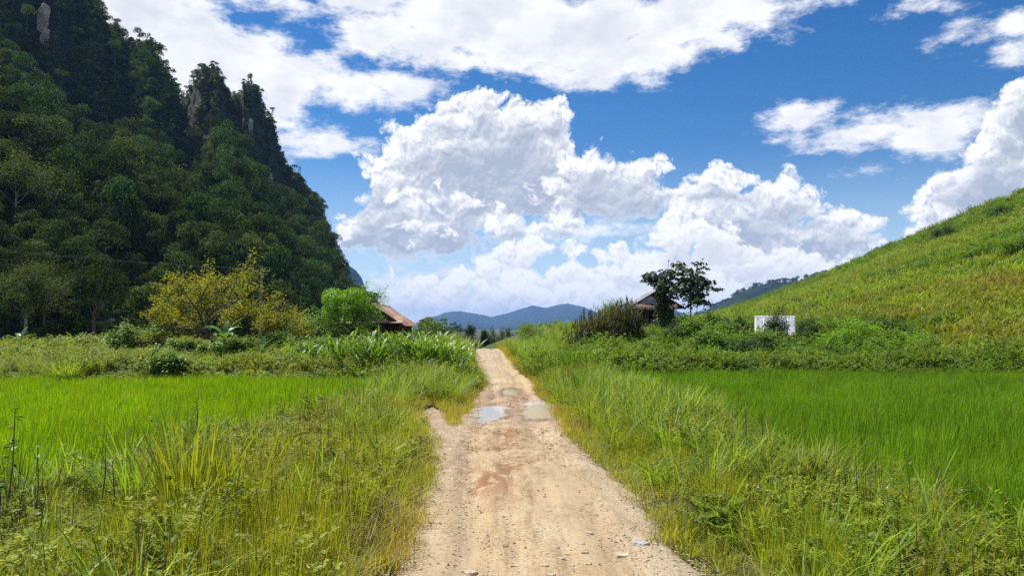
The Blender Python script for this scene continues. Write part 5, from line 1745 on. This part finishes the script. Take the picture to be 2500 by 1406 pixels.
def rebase(t_, c, rz=0.0):
    '''put the thing's origin at its base, its parts staying where they are, then turn it'''
    for ch in t_.children:
        ch.location = (-c[0], -c[1], -c[2])
    t_.location = c
    t_.rotation_euler = (0, 0, rz)


rebase(house, (-8.82, 50.0, hg))
rebase(hut, (10.05, 53.5, ug))
rebase(shed, (16.35, 46.4, sg), -.34)

# ---- the drooping-leaved trees by the hut
def castor(label, loc, H, trunk_path, tips_xyz, stalks, seed_r=.05):
    t_ = thing('lobed_leaf_tree', label, 'tree', loc)
    tr = MB(); tube(tr, trunk_path, np.linspace(.07, .035, len(trunk_path)), 7); tr.build('trunk', M_bark, t_, smooth=True)
    br, cr = MB(), MB()
    top = np.array(trunk_path[-1])
    for tp in [np.array(q) + e for q in tips_xyz for e in (np.zeros(3), rng.normal(0, .34, 3), rng.normal(0, .28, 3))]:
        start = np.array(trunk_path[-2]) + (top - np.array(trunk_path[-2])) * U(0, 1)
        mid = (start + tp) / 2 + [0, 0, -.1]
        tube(br, [start, mid, tp], [.025, .018, .010], 5)
        for k in range(10):
            a = k * 2.4 + U(-.3, .3); th = U(.5, 1.6)
            d = np.array([math.sin(th) * math.cos(a), math.sin(th) * math.sin(a), math.cos(th) * .5])
            e = tp + d * U(.18, .55)
            tube(br, [tp, e], [.007, .004], 3, cap=False)
            nl = 7
            fa = np.linspace(-1.25, 1.25, nl)
            out = unit(np.array([d[0], d[1], 0])); sd = np.array([-out[1], out[0], 0])
            D = np.cos(fa)[:, None] * out + np.sin(fa)[:, None] * sd + [0, 0, -U(.5, 1.8)]
            leaves(cr, np.tile(e, (nl, 1)), D, np.tile([0, 0, 1.0], (nl, 1)) + out * .5, U(.20, .36, nl), U(.07, .12, nl), U(0, 1, nl), .1)
    br.build('branches', M_bark, t_)
    cr.build('crown', L_castor, t_)
    for (a, b) in stalks:
        st_ = MB(); a, b = np.array(a, float), np.array(b, float)
        tube(st_, [a, (a + b) / 2 + [.03, 0, 0], b], [.012, .010, .010], 4)
        o = st_.build('seed_stalk', M_bark, t_)
        hd = MB(); tube(hd, [b + [0, 0, -.06], b + [0, 0, 0], b + [0, 0, .06]], [.02, .06, .02], 6); hd.build('seed_head', M_bark, o)


la = onpix(1632, 50.5)
zt = lambda py, Y: EYE + (800 - py) / FPX * Y
T_ = []
for (px_, py_) in ((1590, 668), (1605, 676), (1622, 660), (1640, 658), (1655, 665), (1668, 680), (1612, 700), (1648, 690), (1630, 680), (1600, 690), (1620, 720), (1660, 705), (1640, 715), (1580, 678)):
    T_.append(((px_ - 1632) / FPX * 50.5, U(-.7, .7), zt(py_ + 4, 50.5) - la[2]))
castor('dark tree with drooping lobed leaves standing before the hut', la, 4, [(0, 0, -.2), (-.1, 0, 1.2), (.05, 0, 2.4), (0, 0, zt(700, 50.5) - la[2])], T_,
       [((-.05, 0, zt(662, 50.5) - la[2]), (.05, 0, zt(637, 50.5) - la[2])), ((.15, .1, zt(662, 50.5) - la[2]), (.36, .1, zt(642, 50.5) - la[2])), ((.25, 0, zt(665, 50.5) - la[2]), (.42, 0, zt(646, 50.5) - la[2]))])
lb = onpix(1686, 49.5)
T_ = []
for (px_, py_) in ((1690, 655), (1675, 660), (1704, 664), (1712, 678), (1722, 698), (1680, 675), (1698, 682), (1708, 700), (1720, 712), (1685, 700), (1670, 690), (1700, 720), (1690, 730), (1712, 732), (1676, 715)):
    T_.append(((px_ - 1686) / FPX * 49.5, U(-.6, .6), zt(py_ + 4, 49.5) - lb[2]))
castor('slender dark tree with drooping leaves to the right of the hut', lb, 4, [(-.05, 0, -.2), (0, 0, 1.2), (.02, 0, 2.2), (.05, 0, zt(680, 49.5) - lb[2])], T_,
       [((.35, 0, zt(660, 49.5) - lb[2]), (.86, 0, zt(632, 49.5) - lb[2]))])
lc = onpix(1700, 47.5)
st_ = thing('sapling', 'thin bare-stemmed sapling right of the slender dark tree', 'tree', lc)
mb = MB(); tube(mb, [(0, 0, -.1), (.03, 0, .8), (.06, 0, zt(735, 47.5) - lc[2])], [.03, .022, .014], 5); mb.build('trunk', M_bark, st_, smooth=True)
mb = MB(); puff_crown(mb, .35, .5, 5, 120, .14, base=zt(745, 47.5) - lc[2]); mb.build('crown', L_dark, st_)

# vine-draped column and mound in front of the hut
lv = onpix(1622, 49.2)
vt = thing('vine_column', 'dark vines climbing a post and mounding in front of the hut', 'vine', lv)
mb = MB(); tube(mb, [(-.25, 0, -.2), (-.25, 0, 1.4), (-.22, 0, zt(690, 49.2) - lv[2])], [.08, .07, .05], 6); mb.build('post', M_bark, vt)
mb = MB(); n = 2600
hh = zt(690, 49.2) - lv[2]
zz = U(0, 1, n) ** 1.25 * hh
rw = np.where(zz < hh * .4, .95 - .55 * zz / (hh * .4), .42 - .12 * zz / hh) * np.sqrt(U(.25, 1, n))
a = U(0, TAU, n)
p = np.stack([-.2 + rw * np.cos(a) + np.where(zz < hh * .35, .45, 0) * U(0, 1, n), rw * np.sin(a) * .7, zz], 1)
D = np.stack([np.cos(a), np.sin(a), U(-1.2, .1, n)], 1)
leaves(mb, p, D, np.stack([np.cos(a), np.sin(a), .6 + 0 * a], 1), U(.1, .19, n), U(.08, .13, n), U(0, 1, n))
mb.build('foliage', L_dark, vt)
bush('bush', 'dark rounded bush at the foot of the slender tree by the hut', 'bush', onpix(1706, 47), .75, .95, L_dark, 1300, .13)


# ---- dark reeds
def reeds(label, loc, n, RX_, RY_2, H):
    t_ = thing('reed_clump', label, 'reeds', loc)
    cane, lf = MB(), MB()
    for i in range(n):
        bx, by = U(-RX_, RX_), U(-RY_2, RY_2)
        az0 = U(0, TAU); th = abs(rng.normal(0, .22)); h = H * U(.5, 1.12) * (1 - .3 * (bx / RX_) ** 2) * (1 + .35 * float(fbm2(np.array(bx * 1.6 + 3), np.array(by), 5)))
        top = np.array([bx + math.sin(th) * math.cos(az0) * h, by + math.sin(th) * math.sin(az0) * h, math.cos(th) * h])
        b = np.array([bx, by, -.1])
        tube(cane, [b, (b + top) / 2, top], [.014, .011, .005], 4, cap=False)
        k = 20
        tt = U(.08, .97, k)[:, None]
        blades(lf, b + (top - b) * tt, U(0, TAU, k), U(.15, 1.0, k), U(.4, 1.9, k), U(.3, .7, k), U(.028, .05, k), U(0, 1, k), 3)
        blades(lf, np.tile(top - [0, 0, .12], (3, 1)), U(0, TAU, 3), U(0, .2, 3), U(0, .3, 3), U(.25, .45, 3), U(.02, .035, 3), U(0, .5, 3), 2)
    cane.build('canes', L_reed, t_)
    lf.build('leaves', L_reed, t_)


reeds('stiff dark reeds at the road-side end of the reed stand', onpix(1420, 41.5), 70, .75, .7, 2.15)
reeds('tall brown-green reeds in the middle of the reed stand', onpix(1474, 42.5), 110, 1.0, .9, 2.45)
reeds('leaning dark reeds at the hut end of the reed stand', onpix(1528, 43.5), 95, .85, .8, 2.45)
make_tree('feathery_bush', 'feathery light green bush rising behind the dark reeds', 'bush', onpix(1512, 50), DENSE, 3.1, .05, L_bright, M_bark, 3600, .09, .18, stems=3, squash=(.8, .8, .86))

# ---- small tree in front of the tin shed, and shrubs about the bank and hill
make_tree('small_tree', 'small dark-leaved tree half hiding the tin shed', 'tree', onpix(1903, 43.4), dict(DENSE, trunk=.42), 2.9, .06, L_dark, M_bark, 1900, .17, .15, squash=(.55, .6, .95), hang=.3)
bush('bush', 'dark bush at the paddy edge below the tin shed', 'bush', onpix(1930, 41), 1.0, .95, L_dark, 2000, .15)
bush('bush', 'dark bush just right of the tin shed', 'bush', onpix(1985, 45.5), .85, 1.3, L_dark, 1500, .15)
bush('bush', 'dark bush just left of the tin shed', 'bush', onpix(1800, 46), 1.1, 1.0, L_dark, 1500, .15)
for px_, Y_, R_, H_, mt_, lab in ((1565, 38, 1.3, 1.1, L_mid, 'mid-green bush at the foot of the reed stand'), (1725, 40, 1.3, 1.3, L_mid, 'bright leafy bush midway between hut and tin shed'), (1760, 35, 1.2, .9, L_mid, 'low bush at the rice edge below the hut'),
                                 (1830, 38, 1.3, 1.2, L_dark, 'dark tangled bush left of the shed at the rice edge'), (1960, 36, 1.3, 1.0, L_mid, 'low green bush at the rice edge right of the shed'), (2050, 40, 1.6, 1.1, L_bright, 'fresh green bush mound right of the tin shed'), (2220, 40, 1.8, 1.0, L_bright, 'fresh green low mound below the hillside shrub'), (1480, 36, 1.0, .9, L_mid, 'green bush below the reeds near the road mound'),
                                 (1742, 50, 1.3, 1.5, L_mid, 'tall leafy bush right of the sapling by the hut'), (1790, 49, 1.4, 1.35, L_dark, 'dark leafy bush behind the gap between hut and shed'), (1830, 50, 1.3, 1.5, L_mid, 'tall bush close to the left side of the tin shed'), (1985, 49, 1.3, 1.5, L_dark, 'tall dark bush close to the right side of the tin shed'),
                                 (1660, 45, 1.2, 1.2, L_dark, 'dark bush before the vine column'), (1700, 43.5, 1.2, 1.5, L_mid, 'tall green bush before the slender hut tree'), (1768, 45, 1.4, 1.6, L_mid, 'tall green bush in the middle of the bank between hut and shed'), (1862, 39.5, 1.3, 1.4, L_dark, 'dark bush at the rice edge directly below the shed'),
                                 (2025, 46, 1.4, 1.6, L_mid, 'tall bush second to the right of the tin shed'), (2095, 43, 1.5, 1.5, L_bright, 'tall fresh green bush on the bank below the open shrub'), (2150, 37, 1.5, 1.1, L_mid, 'low green bush at the rice edge below the open shrub'), (2250, 36, 1.6, 1.1, L_mid, 'wide low bush at the rice edge towards the right'), (2390, 35, 1.5, 1.0, L_mid, 'low bush at the far rice edge near the right picture edge'), (1455, 39.5, 1.2, 1.2, L_mid, 'leafy bush skirting the front of the reed stand')):
    bush('bush', lab, 'bush', onpix(px_, Y_), R_, H_, mt_, 2000, .15)
bush('bush', 'dark leafy bush on the bank below the hut', 'bush', onpix(1640, 43), 1.1, .9, L_dark, 1500, .14)
bush('bush', 'blue-green bush low on the hill towards the right edge', 'bush', onpix(2290, 45), 1.9, 1.2, L_mid, 2600, .15)
bush('bush', 'single dark bush on the green bank right of the tin shed', 'bush', onpix(2165, 44), .7, 1.5, L_dark, 1300, .14)
bush('bush', 'dark shrub at the right edge high on the hill', 'bush', onpix(2480, 75), 2.0, 2.4, L_mid, 2200, .22)
bush('bush', 'round dark bush near the hill crest at the right edge', 'bush', onpix(2455, 135), 2.6, 2.8, L_dark, 1800, .3)
bush('bush', 'dark flat bush on the upper hill slope', 'bush', onpix(2310, 140), 4.0, 2.6, L_dark, 2200, .3)
make_tree('open_shrub', 'open bare-stemmed shrub alone on the hillside', 'shrub', onpix(2165, 66), dict(SPREADING, trunk=.3), 2.6, .06, L_mid, M_bark, 900, .2, .22, squash=(.9, .8, .75), lean=(-.5, 0))

# ---- trees in the valley beyond the crest
make_tree('valley_tree', 'narrow dark tree standing alone against the blue range', 'tree', onpix(1150, 120) + [0, 0, 0], SLENDER, zt(790, 120) - gz((1150 - CX) / FPX * 120, 120) + .6, .14, L_dark, M_bark, 1500, .3, .32, squash=(.36, .4, .95))
for px_, py_, Y_, lab in ((1183, 815, 105, 'dark tree left of the flat-topped ones beyond the road crest'), (1218, 806, 130, 'left of two flat-topped trees beyond the road crest'), (1240, 808, 132, 'right of two flat-topped trees beyond the road crest')):
    b = onpix(px_, Y_)
    make_tree('valley_tree', lab, 'tree', b, dict(SPREADING, trunk=.55), (zt(py_, Y_) - b[2]) * .85, .15, L_dark, M_bark, 1500, .34, .34, squash=(.42, .45, 1.0))
make_tree('bamboo_bush', 'feathery dark green bamboo behind the house corner', 'bamboo', onpix(1062, 56), dict(DENSE, trunk=.5), 2.4, .04, L_mid, M_bark, 1800, .14, .2, stems=5, squash=(.8, .8, .95))


# ---- foreground weeds
def stalk_weed(label, loc, H, nl, L, mat, lean=(0, 0), flower=False, name='weed'):
    t_ = thing(name, label, 'weed', loc)
    top = np.array([lean[0], lean[1], H])
    mb = MB(); tube(mb, [(0, 0, -.05), top * .5 + [.02, .01, 0], top], [.007, .006, .003], 5); mb.build('stem', M_bark, t_, smooth=True)
    lf = MB()
    t = np.sqrt(U(.1, 1, nl))[:, None]
    a = U(0, TAU, nl)
    leaves(lf, top * t, np.stack([np.cos(a), np.sin(a), U(-.4, .5, nl)], 1), np.stack([U(-.3, .3, nl), U(-.3, .3, nl), np.ones(nl)], 1), L * U(.5, 1.2, nl), L * .6 * U(.7, 1.2, nl), U(0, 1, nl))
    lf.build('leaves', mat, t_)
    if flower:
        fl = MB(); n = 40
        d = unit(rng.normal(0, 1, (n, 3)) + [0, 0, .6])
        leaves(fl, np.tile(top, (n, 1)), d, np.roll(d, 1, 1), U(.012, .02, n), .008, U(0, 1, n))
        fl.build('flower', L_white, t_)


stalk_weed('tall dark-leaved weed at the left picture edge', onpix(30, 6.9), 1.05, 26, .09, L_dark, (.06, 0))
stalk_weed('leafy weed lower at the left picture edge, beside the tall one', onpix(14, 6.3), .75, 34, .085, L_mid, (-.03, 0))
stalk_weed('weed stalk with a white flower head near the left edge', onpix(98, 6.6), .74, 10, .06, L_mid, (.02, 0), True)
stalk_weed('thin dark weed rising among the tall yellow foreground grass', onpix(488, 7.4), 1.06, 24, .05, L_dark, (-.01, 0))
stalk_weed('dark leafy weed left of the yellow foreground grass', onpix(255, 6.9), .8, 20, .06, L_dark, (.05, 0))
stalk_weed('weed with a small white flower left of the tall yellow grass', onpix(285, 6.5), .62, 16, .06, L_mid, (0, 0), True)
stalk_weed('dark-stemmed weed in the bottom left corner', onpix(110, 5.3), .55, 14, .07, L_dark, (.02, 0))
for px_, Y_, lab in ((1868, 7.6, 'lilac-white flowered weed in the middle of the right verge'), (2148, 7.0, 'pale flowered weed by the right paddy edge'), (2075, 7.4, 'small white flowered weed beside the right paddy'), (1838, 7.1, 'low pale flowered weed nearest the road on the right')):
    stalk_weed(lab, onpix(px_, Y_), .34, 16, .05, L_mid, (.02, 0), True)
for px_, Y_, H_, lab in ((2115, 9.0, .75, 'bright leafy weed at the edge of the right rice'), (2205, 8.6, .6, 'smaller leafy weed right of the bright one by the rice'), (1735, 13.5, .8, 'yellow-green bushy weed at the rice edge')):
    mb = MB(); herb(mb, 10, H_, .3, 34, .075, .6)
    tag(mb.build('leafy_plant', M_weed, loc=onpix(px_, Y_)), lab, 'weed')


# ---- stones on the road
def stone(label, px_, py_, sx_, sy_, sz_, mat, group=None):
    d = pdir(px_, py_)
    Y_ = 6.0
    for _ in range(12):
        Y_ = (float(zroad(Y_)) + .03 - EYE) / d[2]
    x0 = d[0] * Y_
    me = bpy.data.meshes.new('stone')
    import bmesh
    bm = bmesh.new(); bmesh.ops.create_icosphere(bm, subdivisions=2, radius=1)
    sd = rng.integers(0, 900)
    for v in bm.verts:
        c = np.array(v.co)
        k = 1 + .9 * float(fbm2(np.array(c[0] * 1.7 + sd), np.array(c[1] * 1.7 + c[2] * 2.1), int(sd), 3))
        v.co = Vector((c[0] * sx_ * k, c[1] * sy_ * k, max(-.5, min(.55, c[2])) * sz_ * 1.6 * k))
    bm.to_mesh(me); bm.free()
    me.materials.append(mat)
    o = bpy.data.objects.new('stone', me); C.objects.link(o)
    z0, _ = road_z(np.array(x0), np.array(Y_))
    o.location = (x0, Y_, float(z0) - sz_ * .25); o.rotation_euler = (0, 0, U(-.4, .4))
    tag(o, label, 'stone', group)


stone('largest pale slab stone near the right side of the road', 1517, 1344, .095, .055, .03, M_stone)
stone('blue-grey flat stone right of the largest slab', 1566, 1328, .075, .04, .022, M_bluestone)
stone('pale stone near the bottom left of the road', 1142, 1376, .08, .05, .028, M_stone)
stone('flat pale slab at the bottom edge of the road', 1186, 1400, .10, .045, .025, M_stone)
for px_, py_, s_ in ((1370, 1360, .05), (1385, 1347, .04), (1332, 1350, .045), (1428, 1346, .045), (1312, 1297, .035), (1440, 1298, .045), (1508, 1312, .04), (1536, 1308, .04), (1340, 1247, .035), (1312, 1240, .028), (1250, 1352, .03),
                     (1260, 1374, .055), (1330, 1380, .05), (1436, 1374, .045), (1358, 1334, .035), (1420, 1326, .04), (1180, 1388, .035), (1600, 1325, .035), (1330, 1188, .03), (1360, 1187, .035), (1345, 1400, .05), (1395, 1372, .04)):
    stone('small pale stone bedded in the near stretch of road', px_, py_, s_ * .85, s_ * .5, s_ * .36, M_stone, 'small stones in the road')

# loose pebbles and dark clods too small to count
pb_m = []
for i in range(4):
    mb = MB()
    k = 26
    for j in range(k):
        c = np.append(U(-.28, .28, 2), 0); r_ = U(.006, .016)
        v = unit(rng.normal(0, 1, (6, 3))) if False else np.array([(1, 0, 0), (-1, 0, 0), (0, 1, 0), (0, -1, 0), (0, 0, 1), (0, 0, -.3)]) * U(.7, 1.3, (6, 1))
        mb.add(c + v * r_ * [1, .8, .6], tris=[(0, 2, 4), (2, 1, 4), (1, 3, 4), (3, 0, 4)], tint=U(0, 1))
    pb_m.append(proto('pebbles', mb, noise_mat('pebble_stone', [(0.14, 0.10, 0.06), (0.34, 0.27, 0.18), (0.50, 0.44, 0.34)], scale=8, bump=0)))
cl_m = []
M_clod = noise_mat('red_mud', [(0.09, 0.04, 0.018), (0.17, 0.08, 0.035), (0.24, 0.13, 0.065)], scale=8, bump=0)
for i in range(4):
    mb = MB()
    for j in range(22):
        c = np.append(U(-.22, .22, 2) * [1, 1.6], 0); r_ = U(.008, .03)
        v = np.array([(1, 0, 0), (-1, 0, 0), (0, 1, 0), (0, -1, 0), (0, 0, 1), (0, 0, -.3)]) * U(.6, 1.4, (6, 1))
        mb.add(c + v * r_ * [1, 1.2, .6], tris=[(0, 2, 4), (2, 1, 4), (1, 3, 4), (3, 0, 4)], tint=U(0, 1))
    cl_m.append(proto('clods', mb, M_clod))
n = 480
y = U(8, 30, n); x = xroad(y) + rng.choice([-.72, -.45, .05, .38, .7], n) + rng.normal(0, .07, n)
zz, ov = road_z(x, y)
k = (ov < -.05) & keep(np.clip(.25 + fbm2(x * 1.2, y * .5, 93) * 2.6, 0, 1))
k &= ~np.any([((x - xroad(y) - q[0]) / q[2]) ** 2 + ((y - q[1]) / q[3]) ** 2 < 1.3 for q in PUD], axis=0)
scatter('mud_clods', cl_m, np.stack([x, y, zz], 1)[k], U(-.2, .2, k.sum()), U(.45, .95, k.sum()), 'clods of red mud thrown up along the wheel ruts', 'mud')
n = 2600
y = 3 + 17 * U(0, 1, n) ** 1.4; x = xroad(y) + U(-1.5, 1.5, n)
zz, ov = road_z(x, y)
k = (ov < .05) & keep(.06 + .8 * sm(-.45, -.05, ov) + .12 * sm(8, 5, y))
scatter('pebbles', pb_m, np.stack([x, y, zz], 1)[k], U(0, TAU, k.sum()), U(.6, 1.4, k.sum()), 'loose gravel and pebbles on the dirt road', 'gravel')

# ------------------------------------------------------------------ haze: the humid air itself
m, t = new_mat('humid_air')
N, K = t.nodes, t.links
pv = N.new('ShaderNodeVolumePrincipled')
pv.inputs['Color'].default_value = (0.28, 0.50, 1.0, 1)
pv.inputs['Density'].default_value = 0.000115
pv.inputs['Anisotropy'].default_value = 0.0
o_ = N.new('ShaderNodeOutputMaterial'); K.new(pv.outputs[0], o_.inputs['Volume'])
mb = MB()
box(mb, (-9500, -950, -60), (9500, 9000, 228))
hz_ = mb.build('haze', m)
tag(hz_, 'thin blue humid air over the whole valley', 'haze', kind='stuff')
